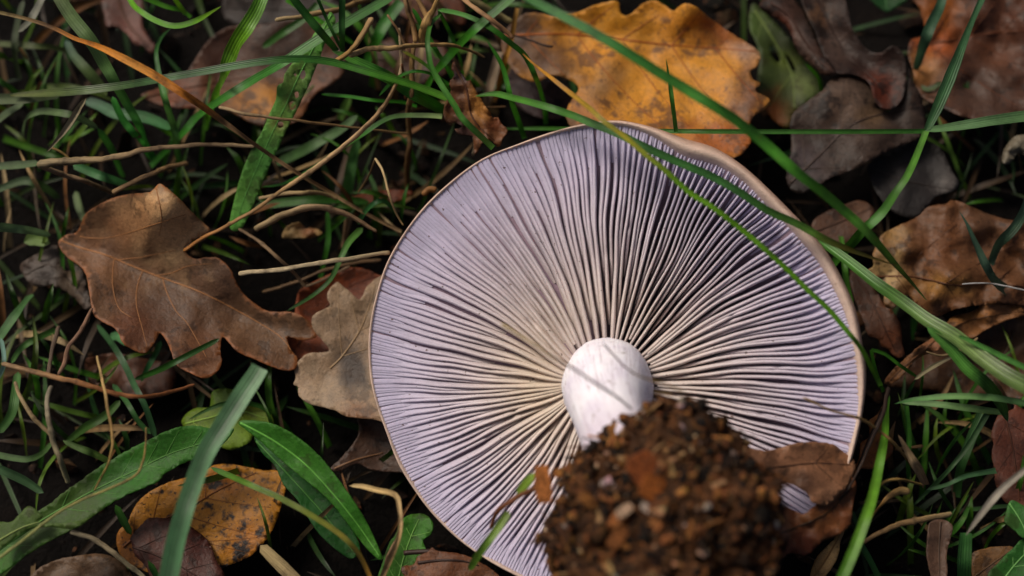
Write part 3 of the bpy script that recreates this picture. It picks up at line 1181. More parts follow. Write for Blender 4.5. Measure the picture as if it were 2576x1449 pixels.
leaf('small crisp curled brown leaf with golden rim touching the cap edge',
     c(2, (1490, 470), (1475, 510), (1500, 570), (1460, 620), (1470, 700), (1430, 790), (1420, 860), (1440, 915), (1510, 920), (1560, 960), (1500, 975), (1540, 1010), (1620, 1020), (1640, 1060), (1650, 1160), (1680, 1120), (1720, 1060), (1780, 1060), (1830, 1110), (1860, 1050), (1895, 985),
       (1850, 930), (1830, 890), (1790, 890), (1760, 840), (1720, 790), (1680, 720), (1640, 650), (1620, 605), (1590, 610), (1560, 560), (1520, 520)),
     c(2, (1495, 480), (1530, 560), (1590, 680), (1620, 850), (1680, 950), (1800, 1060)), 34, '7c5030', mat='leaf_plain', fold=-3, wave=2.5, wscale=40, curl=2.0, grid=8,
     patches=[(1204, 265, 22, 'c0853a', 0.85, 40), (1225, 290, 22, 'b87e3c', 0.7), (1160, 180, 22, '33222c', 0.9, 30), (1165, 325, 25, '4a3434', 0.8), (1245, 310, 20, '8a4a28', 0.7)], veins=0, vcol='4a2c1c', vr=0.14, gy=-3, name='fallen_leaf')

leaf('curled dark brown leaf with painted grey sheen above the dark rounded leaf',
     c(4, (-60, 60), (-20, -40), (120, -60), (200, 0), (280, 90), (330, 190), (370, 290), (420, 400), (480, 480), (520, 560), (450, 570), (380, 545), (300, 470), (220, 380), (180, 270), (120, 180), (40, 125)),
     c(4, (20, 20), (160, 120), (270, 300), (400, 470), (500, 555)), 22, '3e2a20', mat='leaf_wet', fold=-6, wave=2, curl=-2, patches=[(1950, 40, 30, '33231e', 0.7), (2020, 90, 30, '7a6a62', 0.5), (1960, 75, 30, '6a2c12', 0.6)], name='fallen_leaf', vcol='3a2218', vr=0.12)  # the grey sheen is painted in as a colour patch
leaf('dark chocolate leaf folded between two other dead leaves',
     c(4, (250, -60), (420, -80), (560, -40), (610, 110), (640, 230), (740, 370), (850, 400), (940, 345), (1010, 400), (1040, 500), (1040, 620), (1020, 720), (980, 790), (900, 820), (820, 780), (760, 620), (640, 560), (520, 550), (440, 450), (370, 270), (300, 120)),
     c(4, (360, -40), (470, 200), (600, 420), (800, 600), (940, 760)), 17, '2a1a13', mat='leaf_wet', fold=3, wave=2.5, curl=1.5, patches=[(2060, 40, 30, '6a4c34', 0.6), (2100, 115, 40, '5a4840', 0.6), (2210, 230, 40, '6a2c14', 0.6, 50)], name='fallen_leaf', veins=3, vcol='2a1a14', vr=0.12)
leaf('dark grey brown rounded oak leaf crossed by a level grass blade',
     c(4, (560, 560), (480, 600), (400, 690), (300, 760), (200, 840), (170, 920), (175, 1030), (170, 1160), (140, 1290), (150, 1400), (230, 1460), (340, 1420), (480, 1340), (640, 1280), (800, 1200), (940, 1120), (1100, 1060), (1180, 980), (1185, 860), (1150, 720), (1090, 600), (1060, 520),
       (1050, 640), (1020, 740), (960, 820), (880, 845), (820, 810), (830, 740), (770, 640), (700, 580), (640, 560)),
     c(4, (170, 1380), (380, 1180), (620, 950), (860, 860), (1150, 800)), 18, '382a22', mat='leaf_wet', fold=1.6, wave=2.5, curl=-1.5, patches=[(2140, 260, 60, '6a5648', 0.6), (2190, 290, 30, '8a6c4c', 0.4), (2020, 420, 50, '443c40', 0.6)], veins=3, vcol='3a2c26', vr=0.13)
leaf('charcoal grey leaf lying below the dark rounded oak leaf',
     c(4, (760, 1240), (900, 1150), (1080, 1060), (1200, 1000), (1280, 1080), (1340, 1180), (1390, 1290), (1440, 1380)) + c(8, (1400, -10), (1280, 30), (1200, 110), (1120, 190), (1000, 180), (900, 110), (830, 20), (780, -80)),
     c(4, (800, 1280), (1000, 1350), (1200, 1400), (1420, 1430)), 11, '242020', mat='leaf_wet', fold=1, wave=2, patches=[(2390, 465, 30, '6a6460', 0.6)], veins=2, vcol='2a2422', vr=0.12, name='fallen_leaf')
leaf('broad rusty orange brown leaf beneath two slanting green blades',
     c(4, (1110, -60), (1140, 60), (1180, 190), (1150, 280), (1080, 300), (1060, 400), (1100, 540), (1110, 640), (1180, 740), (1300, 800), (1420, 860), (1560, 900), (1700, 890), (1850, 860), (2000, 820), (2050, 400), (2050, -80), (1500, -100)),
     c(4, (1120, 350), (1400, 300), (1700, 250), (2000, 230)), 13, '4e2e1c', mat='leaf', fold=2.5, wave=4, wscale=90, curl=0.5, patches=[(2350, 110, 50, 'a8521a', 0.9, 40), (2330, 185, 40, 'b07840', 0.8), (2360, 30, 50, 'a86020', 0.7), (2480, 230, 90, '4a3428', 0.8), (2540, 60, 70, '5a3420', 0.7), (2500, 130, 50, '6a4028', 0.6)], veins=3, vcol='5a3018', vr=0.14, name='fallen_leaf')
leaf('green leaf with dark eaten holes beside the yellow orange oak leaf',
     c(4, (-120, 30), (-60, 60), (0, 120), (90, 210), (170, 300), (240, 380), (300, 470), (380, 540), (430, 640), (380, 720), (280, 780), (190, 860), (150, 960), (40, 900), (-40, 760), (-80, 600), (-60, 400), (-140, 200)),
     c(4, (-100, 80), (60, 330), (180, 560), (200, 820)), 8, '36441c', mat='leaf_green', fold=2, wave=1.5, holes=[c(4, (15, 360), (40, 345), (70, 400), (95, 450), (70, 470), (35, 430)), c(4, (125, 420), (160, 430), (200, 500), (205, 535), (175, 525), (140, 470))],
     patches=[(1985, 150, 30, '6a7a2a', 0.6), (2020, 215, 30, '7a8a50', 0.5), (1940, 290, 40, '8a4a1a', 0.8), (1880, 60, 40, '5a7a30', 0.5)], veins=3, vcol='5a6a30', vr=0.12, name='green_leaf')
leaf('wrinkled tan brown leaf under the crossing blades beside the cap',
     c(8, (740, 600), (800, 560), (790, 470), (850, 340), (950, 270), (1120, 190), (1220, 110), (1340, 90), (1400, 60), (1560, 120), (1680, 170), (1830, 210), (2000, 240), (2050, 500), (2050, 820), (1860, 850), (1640, 850), (1420, 880), (1240, 960), (1140, 880), (1060, 780), (1030, 790), (980, 850), (910, 880), (870, 830), (880, 740), (800, 660)),
     c(8, (800, 640), (1100, 640), (1400, 700), (1700, 690), (2000, 720)), 16, '70492b', mat='leaf', fold=1.5, wave=4.0, wscale=60, curl=-1.0, patches=[(2220, 690, 45, 'b89a66', 0.8, 60), (2360, 720, 60, 'b08040', 0.7, 25), (2250, 590, 30, 'a8844a', 0.6), (2390, 600, 50, '7a4a28', 0.6), (2480, 580, 60, '6e4e38', 0.6), (2330, 560, 40, '6a4a34', 0.6)],
     veins=3, vcol='54341f', vr=0.13, name='fallen_leaf', bumps=[(2400, 700, 4, 60), (2380, 590, 3, 40)])
leaf('little dull brown leaf between the cap and the charcoal leaf',
     c(8, (330, 250), (420, 160), (560, 100), (680, 65), (760, 90), (800, 150), (740, 240), (680, 330), (560, 400), (430, 380)),
     c(8, (350, 300), (560, 220), (780, 120)), 12, '5a3c2a', mat='leaf', wave=1.5, patches=[(2165, 530, 30, '6a4a34', 0.6)], name='fallen_leaf', vcol='3a2418', vr=0.1)
leaf('jagged reddish brown leaf below the wrinkled tan leaf',
     c(8, (640, 560), (760, 640), (860, 820), (940, 900), (1000, 1000), (1010, 1130), (1030, 1220), (990, 1250), (950, 1230), (900, 1180), (860, 1160), (830, 1110), (760, 1080), (720, 980), (660, 820), (620, 680)),
     c(8, (670, 640), (800, 860), (960, 1200)), 11, '5e3820', mat='leaf', wave=2, patches=[(2240, 860, 40, '7a4426', 0.7), (2180, 720, 40, '33231a', 0.7)], name='fallen_leaf', veins=3, vcol='3a2014', vr=0.11)
leaf('frayed ochre strip of rotting leaf beneath the forked green blade',
     c(8, (1260, 1080), (1330, 1010), (1400, 940), (1540, 900), (1640, 840), (1760, 850), (1932, 845), (2050, 860), (2040, 930), (1900, 940), (1760, 980), (1640, 1040), (1540, 1100), (1400, 1130), (1360, 1090), (1280, 1190), (1160, 1240), (1080, 1300), (1020, 1370), (930, 1449), (880, 1430), (980, 1310), (1100, 1200)),
     c(8, (920, 1420), (1120, 1240), (1400, 1020), (1650, 940), (2000, 890)), 13, '94643a', mat='leaf', wave=3, wscale=45, curl=0.8, patches=[(2430, 800, 50, 'b07a42', 0.7, 20), (2380, 830, 40, '6a4a24', 0.6), (2360, 870, 40, '9a6a4c', 0.7)], name='leaf_strip', vcol='5a3a20', vr=0.12, grid=9)
leaf('dark brown leaf sheet lying under the forked green blade',
     c(8, (1240, 1100), (1500, 1080), (1800, 960), (2050, 940), (2060, 1500), (1800, 1560), (1400, 1520), (1000, 1480), (900, 1440), (1060, 1330)),
     None, 5, '53371f', mat='leaf', wave=3, wscale=60, name='fallen_leaf', patches=[(2300, 900, 50, '6a4a36', 0.5)])
leaf('speckled brown leaf resting on gills beside the soil clod',
     [(1850, 1150), (1880, 1128), (1932, 1134), (1985, 1120), (2040, 1112), (2095, 1118), (2125, 1140), (2150, 1160), (2148, 1190), (2132, 1222), (2108, 1250), (2075, 1272), (2045, 1262), (2030, 1240), (1985, 1215), (1960, 1225), (1945, 1265), (1900, 1290), (1850, 1260), (1830, 1200)],
     [(1850, 1190), (1950, 1175), (2050, 1165), (2140, 1170)], 41, '9a6e50', mat='leaf_blotch', gx=-4.5, fold=1.5, wave=2.2, wscale=70, curl=-0.8, patches=[(1930, 1160, 50, '8a6248', 0.6), (2010, 1220, 50, '4a3226', 0.8, 30), (2100, 1150, 40, '8c5c3a', 0.6), (1900, 1230, 50, '5a4030', 0.7)], veins=2, vcol='4a3020', vr=0.11, name='fallen_leaf')
leaf('folded dark rust leaf hanging below the speckled leaf on the clod',
     [(1890, 1330), (1930, 1290), (1975, 1275), (2020, 1292), (2060, 1265), (2105, 1240), (2140, 1200), (2155, 1225), (2145, 1270), (2140, 1315), (2110, 1345), (2070, 1362), (2030, 1395), (1985, 1392), (1950, 1420), (1900, 1420), (1870, 1380)],
     [(1880, 1370), (1980, 1335), (2080, 1290), (2145, 1225)], 38, '6a3c1e', mat='leaf_blotch', gx=-4, fold=-3, wave=2.5, wscale=50, curl=1.0, patches=[(2060, 1310, 50, '7a4c26', 0.7, 25), (2020, 1380, 40, '6a3220', 0.7), (1950, 1310, 40, '2c1a12', 0.8)], name='fallen_leaf', vcol='33200f', vr=0.12, grid=9)
leaf('curled orange brown leaf with dark stalk at the mushroom rim',
     c(12, (640, 660), (690, 560), (700, 450), (755, 405), (770, 340), (760, 285), (830, 222), (882, 150), (895, 200), (870, 300), (915, 400), (945, 490), (905, 560), (800, 632), (700, 640), (660, 690)),
     c(12, (885, 160), (820, 290), (740, 470), (670, 650)), 16, '8a5226', mat='leaf', fold=-4, wave=1.8, wscale=60, curl=1.0, patches=[(2205, 1060, 22, 'b07030', 0.7, 50), (2180, 1140, 40, '9a5a24', 0.6), (2230, 1130, 20, '5a3018', 0.7)], name='fallen_leaf', vcol='2c1c14', vr=0.2,
     petiole=(c(12, (885, 160), (905, 110), (895, 50), (915, 30)), [18, 22], 0.5))
leaf('narrow tan oval leaf standing beside the bright slanting blade',
     c(12, (330, 1400), (370, 1310), (430, 1240), (500, 1170), (560, 1090), (590, 1050), (570, 1130), (545, 1200), (530, 1290), (490, 1370), (420, 1460), (340, 1500), (320, 1460)),
     c(12, (335, 1470), (430, 1330), (510, 1200), (585, 1060)), 20, '9a7848', mat='leaf', fold=3, wave=1, patches=[(2085, 1390, 30, 'a88a5a', 0.6)], name='fallen_leaf', vcol='6a4c28', vr=0.12, grid=8, veins=3)
leaf('brick brown leaf with scalloped edge at the pale dry blade',
     c(12, (1830, 120), (1860, 180), (1740, 235), (1710, 290), (1685, 380), (1700, 450), (1690, 540), (1710, 650), (1720, 760), (1760, 850), (1800, 900), (1900, 930), (2100, 900), (2120, 500), (2080, 250), (1940, 200)),
     c(12, (1790, 250), (1850, 500), (1900, 880)), 14, '6c3c2a', mat='leaf_plain', wave=1.5, curl=-1, patches=[(2520, 1150, 30, '7a4634', 0.6), (2540, 1240, 40, '4a2c20', 0.7)], name='fallen_leaf', vcol='4a2818', vr=0.12, veins=3)
leaf('grey brown split bark like leaf standing among dark grass',
     c(12, (1220, 1050), (1300, 1020), (1390, 1060), (1380, 1150), (1350, 1280), (1345, 1470), (1250, 1480), (1200, 1300), (1205, 1150)),
     c(12, (1300, 1040), (1290, 1250), (1295, 1460)), 18, '6a5040', mat='leaf_plain', fold=3, wave=1, name='fallen_leaf', vcol='4a382c', vr=0.12, grid=8)
leaf('brown dead leaf scrap with black stub under the cap edge',
     c(10, (1100, 1380), (1190, 1360), (1220, 1300), (1290, 1270), (1330, 1235), (1370, 1260), (1480, 1270), (1600, 1300), (1700, 1350), (1780, 1400), (1860, 1480), (1800, 1560), (1400, 1560), (1180, 1500), (1110, 1430)),
     c(10, (1220, 1350), (1400, 1330), (1560, 1335), (1680, 1370)), 22, '6c4022', mat='leaf', wave=1.5, patches=[(1060, 1430, 40, '7a4a2a', 0.6)], name='fallen_leaf', vcol='30201a', vr=0.18,
     petiole=(c(10, (1115, 1275), (1180, 1270), (1270, 1265), (1320, 1262)), [20, 21], 0.55))
leaf('rounded light green leaf growing beneath the cap edge',
     c(10, (920, 1470), (960, 1330), (1000, 1210), (1060, 1120), (1090, 1030), (1160, 990), (1260, 980), (1330, 1040), (1320, 1130), (1260, 1180), (1280, 1260), (1200, 1340), (1180, 1470), (1100, 1560), (960, 1560)),
     c(10, (1060, 1540), (1110, 1330), (1170, 1150), (1230, 1020)), 10, '4e8a2c', mat='leaf_green', wave=1.8, fold=2, name='green_leaf', vcol='6a9a44', vr=0.12, veins=4, patches=[(1060, 1330, 50, '3a7a24', 0.6)])
leaf('ragged yellow green leaf behind the broad grey green blade',
     c(9, (1370, 300), (1400, 230), (1480, 180), (1580, 170), (1600, 60), (1700, 35), (1800, 60), (1932, 150), (2030, 200), (2060, 330), (1932, 370), (1880, 440), (1800, 480), (1740, 500), (1680, 480), (1560, 400), (1440, 360)),
     c(9, (1400, 300), (1600, 250), (1800, 200), (2000, 260)), 9, '6c8a24', mat='leaf_green', wave=2, fold=2, curl=-0.8, patches=[(640, 1000, 40, '8a8a1c', 0.7), (560, 1000, 40, '4a6a1e', 0.7), (620, 1110, 40, '7a9a30', 0.5)], name='green_leaf', vcol='7a9a3a', vr=0.12, veins=3)
leaf('long hairy edged green leaf sweeping under the broad grey green blade',
     c(9, (0, 1120), (150, 1030), (350, 920), (480, 820), (620, 720), (760, 620), (860, 560), (980, 490), (1100, 430), (1250, 360), (1360, 325), (1480, 315), (1640, 350), (1760, 340), (1700, 430), (1600, 510), (1500, 555), (1400, 590), (1250, 670), (1180, 740), (1060, 790), (930, 850), (840, 900), (740, 970), (640, 1040), (540, 1100), (380, 1180), (200, 1290), (0, 1430), (-60, 1300)),
     c(9, (-30, 1270), (300, 1040), (620, 850), (860, 730), (1050, 640), (1250, 540), (1450, 470), (1680, 400)), 22, '34701c', mat='leaf_green', fold=3.5, wave=1.6, gx=0.4, patches=[(470, 1110, 90, '3e7c2a', 0.6), (150, 1280, 160, '3e541c', 0.8), (300, 1210, 60, '2e6a22', 0.5)], veins=8, vcol='47762e', vr=0.11, name='green_leaf', jag=1.3, vang=35)
leaf('olive green leaf edge overlapping the base of the hairy leaf',
     c(9, (-60, 1060), (80, 1040), (150, 980), (220, 920), (320, 1000), (280, 1040), (450, 1050), (560, 1040), (680, 1010), (560, 1090), (380, 1080), (250, 1090), (150, 1140), (0, 1250), (-60, 1300)),
     c(9, (-40, 1200), (150, 1090), (300, 1040)), 27, '4a6428', mat='leaf_green', wave=1.5, name='green_leaf', vcol='7a8a4a', vr=0.1)
leaf('glossy broad green leaf arching down beside the freckled yellow leaf',
     [(600, 1065), (625, 1058), (680, 1065), (740, 1095), (800, 1145), (850, 1205), (895, 1270), (930, 1330), (960, 1400), (950, 1405), (915, 1370), (870, 1310), (820, 1250), (760, 1200), (700, 1150), (650, 1105)],
     [(605, 1064), (690, 1110), (770, 1170), (840, 1245), (900, 1320), (955, 1400)], 26, '3c7c22', mat='leaf_green', fold=4, wave=1.0, gy=-1.5, patches=[(800, 1190, 70, '4a8a2c', 0.5), (930, 1370, 40, '44801f', 0.5)], veins=0, vcol='5c9a3c', vr=0.13, name='green_leaf', jag=0.5)
leaf('dark glossy green leaf with watery sheen below the arching leaf',
     [(640, 1100), (690, 1140), (740, 1180), (800, 1230), (850, 1285), (890, 1340), (905, 1380), (885, 1405), (850, 1385), (810, 1350), (780, 1310), (750, 1260), (715, 1220), (690, 1170), (660, 1140)],
     [(645, 1110), (740, 1210), (820, 1300), (890, 1390)], 16, '1f5a1c', mat='leaf_green', fold=3, wave=1.0, name='green_leaf', vcol='3a6a2a', vr=0.12, jag=0.5)
leaf('grey weathered leaf remnant beside the pale lobed oak leaf',
     c(5, (150, 560), (220, 500), (330, 440), (420, 400), (470, 470), (560, 540), (630, 600), (660, 740), (690, 860), (640, 880), (560, 800), (480, 740), (380, 700), (290, 720), (200, 660)),
     c(5, (200, 620), (400, 560), (650, 820)), 10, '54463c', mat='leaf', wave=2.5, wscale=50, patches=[(170, 710, 40, '6a5844', 0.7), (120, 690, 40, '3a3430', 0.7)], name='fallen_leaf', vcol='3a3028', vr=0.1)
leaf('russet dead leaf half hidden below the big brown oak leaf',
     c(5, (640, 1290), (720, 1240), (900, 1220), (1100, 1260), (1280, 1300), (1330, 1400), (1280, 1520), (1100, 1560), (860, 1540), (700, 1460)),
     None, 4, '5a3420', mat='leaf', wave=2.5, wscale=60, name='fallen_leaf', patches=[(250, 930, 40, '6e4428', 0.6)])
leaf('dim brown leaf in shade under the cap below the beige leaf',
     c(10, (560, 640), (640, 560), (740, 440), (780, 340), (770, 240), (900, 240), (1040, 400), (1160, 640), (1000, 660), (860, 640), (760, 600), (620, 660)),
     c(10, (590, 640), (760, 570), (960, 520)), 8, '4a3224', mat='leaf', wave=1.5, name='fallen_leaf', vcol='6a4c34', vr=0.16, curl=1.0)
leaf('brown leaf scrap under the small curled leaf by the dry stalks',
     [(935, 120), (975, 100), (1040, 90), (1100, 105), (1130, 140), (1120, 190), (1070, 210), (1010, 215), (960, 190)], [(940, 150), (1120, 150)], 6, '4f2c1a', mat='leaf', wave=2, name='fallen_leaf', vcol='33200f', vr=0.1)
leaf('rusty leaf scrap beneath the tangle of dry stalks at the top',
     [(960, -20), (1000, 30), (1060, 60), (1120, 50), (1170, 60), (1160, 0), (1120, -40), (1020, -40)], [(970, -10), (1150, 40)], 5, '5c3018', mat='leaf', wave=2, name='fallen_leaf', vcol='33200f', vr=0.1)
leaf('blackish brown leaf sheet behind the bright green blade',
     [(560, 0), (600, -30), (720, -40), (820, -20), (870, 40), (850, 90), (740, 60), (640, 70), (570, 50)], [(580, 20), (840, 30)], 5, '2c211c', mat='leaf_wet', wave=2, name='fallen_leaf', vcol='201812', vr=0.1)
leaf('small dark orange leaf scrap under the arching dry stem',
     c(6, (560, 60), (700, 40), (860, 0), (1050, -20), (1180, 0), (1100, 60), (900, 100), (740, 110)), None, 9, '7a3a18', mat='leaf', wave=1.5, name='leaf_scrap')
leaf('cream and tan crumpled scrap lying in the dark gap between stems',
     c(6, (195, 340), (215, 290), (260, 250), (320, 230), (370, 275), (420, 270), (500, 295), (470, 330), (400, 350), (340, 345), (270, 350)), None, 12, 'b8935a', mat='leaf_plain', wave=2.5, wscale=20, name='leaf_scrap', grid=6, patches=[(720, 580, 22, 'd0b078', 0.7), (775, 580, 20, 'a86c4a', 0.7)])
leaf('dark brown leaf with purple shine at the upper twig end',
     [(1275, 160), (1320, 185), (1390, 200), (1440, 230), (1430, 290), (1380, 300), (1330, 285), (1290, 250), (1270, 200)], [(1280, 180), (1420, 260)], 7, '3c2a2a', mat='leaf_wet', wave=2, name='fallen_leaf', vcol='281a16', vr=0.1)
leaf('pale grey papery husk near the wrinkled tan leaf',
     c(4, (1760, 1200), (1790, 1110), (1850, 1040), (1920, 1015), (2000, 1030), (2010, 1120), (1960, 1170), (1880, 1160), (1840, 1220), (1790, 1240)), None, 20, '77705f', mat='leaf_plain', wave=2.5, wscale=25, curl=-2, name='leaf_scrap', grid=7)
leaf('tan dead leaf by the dark broad green leaf in the lower corner',
     c(12, (1540, 1290), (1640, 1240), (1760, 1225), (1860, 1235), (1850, 1320), (1800, 1400), (1700, 1500), (1560, 1500)), c(12, (1560, 1450), (1840, 1250)), 12, '6e4e2c', mat='leaf', wave=1.5, name='fallen_leaf', vcol='4a341c', vr=0.1)
leaf('dark green broad leaf beside the tan leaf in the lower corner',
     c(12, (1660, 1460), (1760, 1330), (1860, 1230), (1932, 1160), (2060, 1080), (2080, 1500), (1800, 1600)), c(12, (1720, 1560), (1850, 1380), (2040, 1180)), 18, '2f6426', mat='leaf_green', fold=3, wave=1, name='green_leaf', vcol='5a8a48', vr=0.12, veins=3)
leaf('leaf shoot of fresh green blades near the brick brown leaf',
     c(12, (1800, 960), (1830, 880), (1900, 900), (1990, 960), (2060, 1040), (2060, 1150), (1930, 1160), (1860, 1100), (1790, 1040)), c(12, (1820, 900), (1900, 1020), (1960, 1150)), 20, '356c2a', mat='leaf_green', fold=3, wave=1, name='green_leaf', vcol='5a8a48', vr=0.1)
leaf('mottled brown leaf under the grey dry stem in the lower grass',
     c(9, (260, 1420), (400, 1340), (560, 1300), (760, 1280), (900, 1330), (980, 1420), (1020, 1560), (240, 1560)), None, 6, '6a5038', mat='leaf', wave=2, wscale=50, name='fallen_leaf')
leaf('dark leaf tip of deep green dropping into the black hollow',
     c(4, (760, -60), (800, 20), (860, 70), (900, 85), (960, 60), (1060, -10), (1080, -60)), c(4, (880, -50), (900, 75)), 14, '1e4a20', mat='leaf_green', fold=2, wave=1, name='green_leaf', vcol='2e5a2a', vr=0.1)

# ------------------------------------------------------------------ grass blades traced one by one
g_mid, g_bri, g_blu, g_oli, g_drk = '3f8a2a', '66ac2c', '3a6e48', '5c7436', '2a5c28'
B = blade
# over the cap
B([(1195, 242), (1244, 236), (1288, 246), (1355, 263), (1431, 287), (1488, 310), (1555, 337), (1608, 363), (1688, 400), (1788, 443), (1855, 480), (1932, 530), (1999, 560), (2072, 600), (2132, 626), (2199, 650), (2255, 668)],
  [13, 16, 18, 19, 18, 18, 16, 10], [40, 52, 55, 54, 50, 40], ['4a9432', '47903a', '3e8048', '3e8048', '4a7a34', '8a6a34'], 'long green grass blade bridging the cap rim to the browned tip', tips=(0.06, 0.85), twist=0.15)
B([(1288, 108), (1338, 157), (1388, 197), (1438, 237), (1488, 277), (1521, 307), (1571, 343), (1621, 387), (1671, 427), (1733, 483), (1781, 513), (1835, 553), (1888, 596), (1932, 634), (1982, 680), (2032, 730), (2082, 776), (2125, 826), (2165, 876), (2192, 926), (2215, 970)],
  [7, 12, 13, 13, 12, 11], [38, 54, 62, 62, 60, 57, 53, 50, 34], ['b98038', 'c08a28', '9aa030', '5f9c28', '5a9a26', '5a9a26', '4f8c28', '4f8c28'], 'yellow tipped slender grass blade arching across the gills', tips=(0.12, 1.0), twist=0.1)
B([(1318, -10), (1388, 27), (1488, 80), (1588, 140), (1688, 203), (1788, 263), (1855, 307), (1932, 370), (1999, 430), (2065, 482), (2119, 528), (2172, 575), (2219, 628), (2249, 663), (2292, 710), (2332, 757)],
  [20, 24, 26, 25, 22, 12], [78, 80, 76, 66, 52, 26], ['3f8a4c', '3c8448', '459242', '4a9a38', '4a8a38', '55703c'], 'long straight green blade slanting over the yellow oak leaf', tips=(0, 0.88), twist=0.0)
B([(1700, 332), (1690, 253), (1681, 187), (1675, 147)], [11, 12, 8], [44, 50, 55], '3f8a34', 'short upright green tip standing on the cap rim', tips=(0, 0.6))
B([(1250, 324), (1378, 323), (1540, 327), (1700, 330), (1932, 331), (2130, 331), (2326, 330)], [9, 11, 11], [20, 34, 46, 46, 42], [g_mid, '3c7c34', '3a7a34'], 'level thin green blade running to the grass joint', tips=(0.1, 1))
B([(2326, 329), (2380, 323), (2432, 316), (2500, 305), (2590, 293)], [14, 24, 28, 30], [42, 42, 38], ['5c8450', '63885a', '5c8450'], 'wide pale green blade leaving the grass joint past the rusty leaf', tips=(0.1, 1), mat='grass_soft')
B([(2475, -15), (2455, 28), (2432, 83), (2399, 167), (2365, 250), (2330, 328)], [16, 14, 22, 30, 28, 16], [40, 44, 42], ['3f6e46', '426e44', '3e683c'], 'bluish green blade rising from the grass joint over the rusty leaf', tips=(0, 1), mat='grass_soft')
B([(2330, 330), (2305, 393), (2282, 443), (2252, 487), (2215, 540), (2172, 580), (2132, 623), (2092, 668)], [14, 16, 18, 22, 22, 18], [42, 44, 40, 18], ['4c8a30', '4c9030', '44883a', '3a7a2c'], 'green blade dropping from the grass joint to the cap side', tips=(0, 1))
B([(2372, -10), (2360, 25), (2342, 60), (2319, 120), (2299, 190)], [20, 26, 26, 14], [30, 26, 14], ['40684a', '3a5c40'], 'dusky blue green blade hanging into the dark hollow', tips=(0, 0.85), mat='grass_soft')
B([(2025, 160), (2045, 180), (2059, 197), (2066, 228)], 8, [24, 18, 12], '4a9a24', 'tiny bright green grass tip above the dark rounded leaf', tips=(0.2, 1))
B([(2300, 210), (2335, 225), (2370, 205)], 12, [14, 16], '3e5a38', 'short dull blade stub in the fold of the chocolate leaf', tips=(0.1, 0.9))
B([(2050, 600), (2065, 610), (2132, 660), (2199, 713), (2265, 760), (2332, 810), (2399, 850), (2465, 903), (2532, 950), (2610, 990)], [20, 30, 34, 38, 42, 46], [30, 36, 40, 44], ['3f7a34', '4a8440', '64905a', '66885c', '547848'], 'stout green blade sheath forking beside the wrinkled tan leaf', tips=(0.05, 1), vdep=0.5, ribw=0.4)
B([(2332, 822), (2392, 880), (2432, 926), (2479, 966), (2515, 1015), (2535, 1060)], [16, 26, 30, 30, 16], [40, 38, 22], ['559452', '4a8a44', '44803c', '3f6c38'], 'side blade splitting down from the stout green sheath', tips=(0.08, 0.85), vdep=0.5, ribw=0.35)
B([(2410, 845), (2432, 853), (2499, 886), (2590, 930)], [8, 13, 14], [42, 40], '559a58', 'thin straight blade parting from the stout green sheath', tips=(0.1, 1))
B([(2412, 530), (2430, 560), (2452, 610), (2479, 670), (2505, 713), (2560, 748)], [5, 12, 22, 26, 30], [34, 30, 14], ['3f5a48', '3a5440'], 'dusky blue green blade on the wrinkled tan leaf', tips=(0.15, 1), mat='grass_soft')
B([(2590, 480), (2576, 526), (2549, 573), (2509, 616), (2490, 665)], [22, 26, 26, 18], [30, 26, 18], ['405a44', '36503a'], 'bent dusky blade meeting the one on the wrinkled leaf', tips=(0, 1), mat='grass_soft')
B([(2105, 560), (2119, 620), (2129, 716), (2145, 765)], [8, 14, 16, 10], [10, 16, 12], '44802e', 'short green blade close along the cap side', tips=(0.2, 0.9))
B([(2192, 880), (2196, 905), (2205, 940), (2222, 985)], 8, [30, 28, 15], '4a9a28', 'kinked thin green blade dropping at the mushroom rim', tips=(0, 1))
B([(2192, 880), (2225, 890), (2265, 920), (2312, 952)], 8, [30, 28, 22], '3f8428', 'kinked thin green blade reaching to the leaf strip', tips=(0, 0.8))
B([(2238, 995), (2228, 1033), (2225, 1093), (2212, 1166), (2195, 1243), (2175, 1309), (2145, 1389), (2112, 1465)], [14, 18, 22, 24, 26, 26], [22, 36, 44, 44], ['4a8a2c', '5c9c34', '66a838', '5aa034'], 'bright green blade slanting past the clod beside the orange brown leaf', tips=(0.1, 1), twist=0.1)
B([(2279, 1020), (2285, 1100), (2282, 1166), (2288, 1225)], [12, 15, 14], [26, 22, 8], '3c7c2c', 'upright green blade beside the tan dry sheath', tips=(0, 1))
B([(2250, 1016), (2290, 1006), (2332, 1002), (2399, 997), (2499, 1001), (2590, 1018)], [6, 14, 16, 14], [30, 34, 32], ['4f8a44', '6c9458', '5c8c50'], 'pale green blade stretching level from the leaf stalk', tips=(0.1, 1), mat='grass_soft')
B([(2265, 1013), (2349, 1017), (2432, 1027), (2536, 1040)], [8, 15, 18, 12], [26, 28, 22], ['6a8c5c', '64884c'], 'second pale green blade just beneath the level one', tips=(0.1, 0.9), mat='grass_soft')
B([(2482, 1040), (2442, 1109), (2409, 1153), (2375, 1193), (2332, 1236), (2290, 1278)], [16, 15, 13, 12, 8], [24, 22, 12], '44683a', 'slim dull green blade crossing the dark lower grass', tips=(0, 0.9), mat='grass_soft')
B([(2470, 1040), (2440, 1110), (2415, 1180), (2405, 1250)], [24, 22, 18], [16, 14, 4], '36602c', 'upright dark green blade behind the slim dull one', tips=(0, 1), mat='grass_soft')
B([(2330, 1232), (2380, 1220), (2430, 1198), (2505, 1184)], [8, 10, 14], [16, 20, 16], '446c44', 'blue green blade reaching to the brick brown leaf', tips=(0.1, 1), mat='grass_soft')
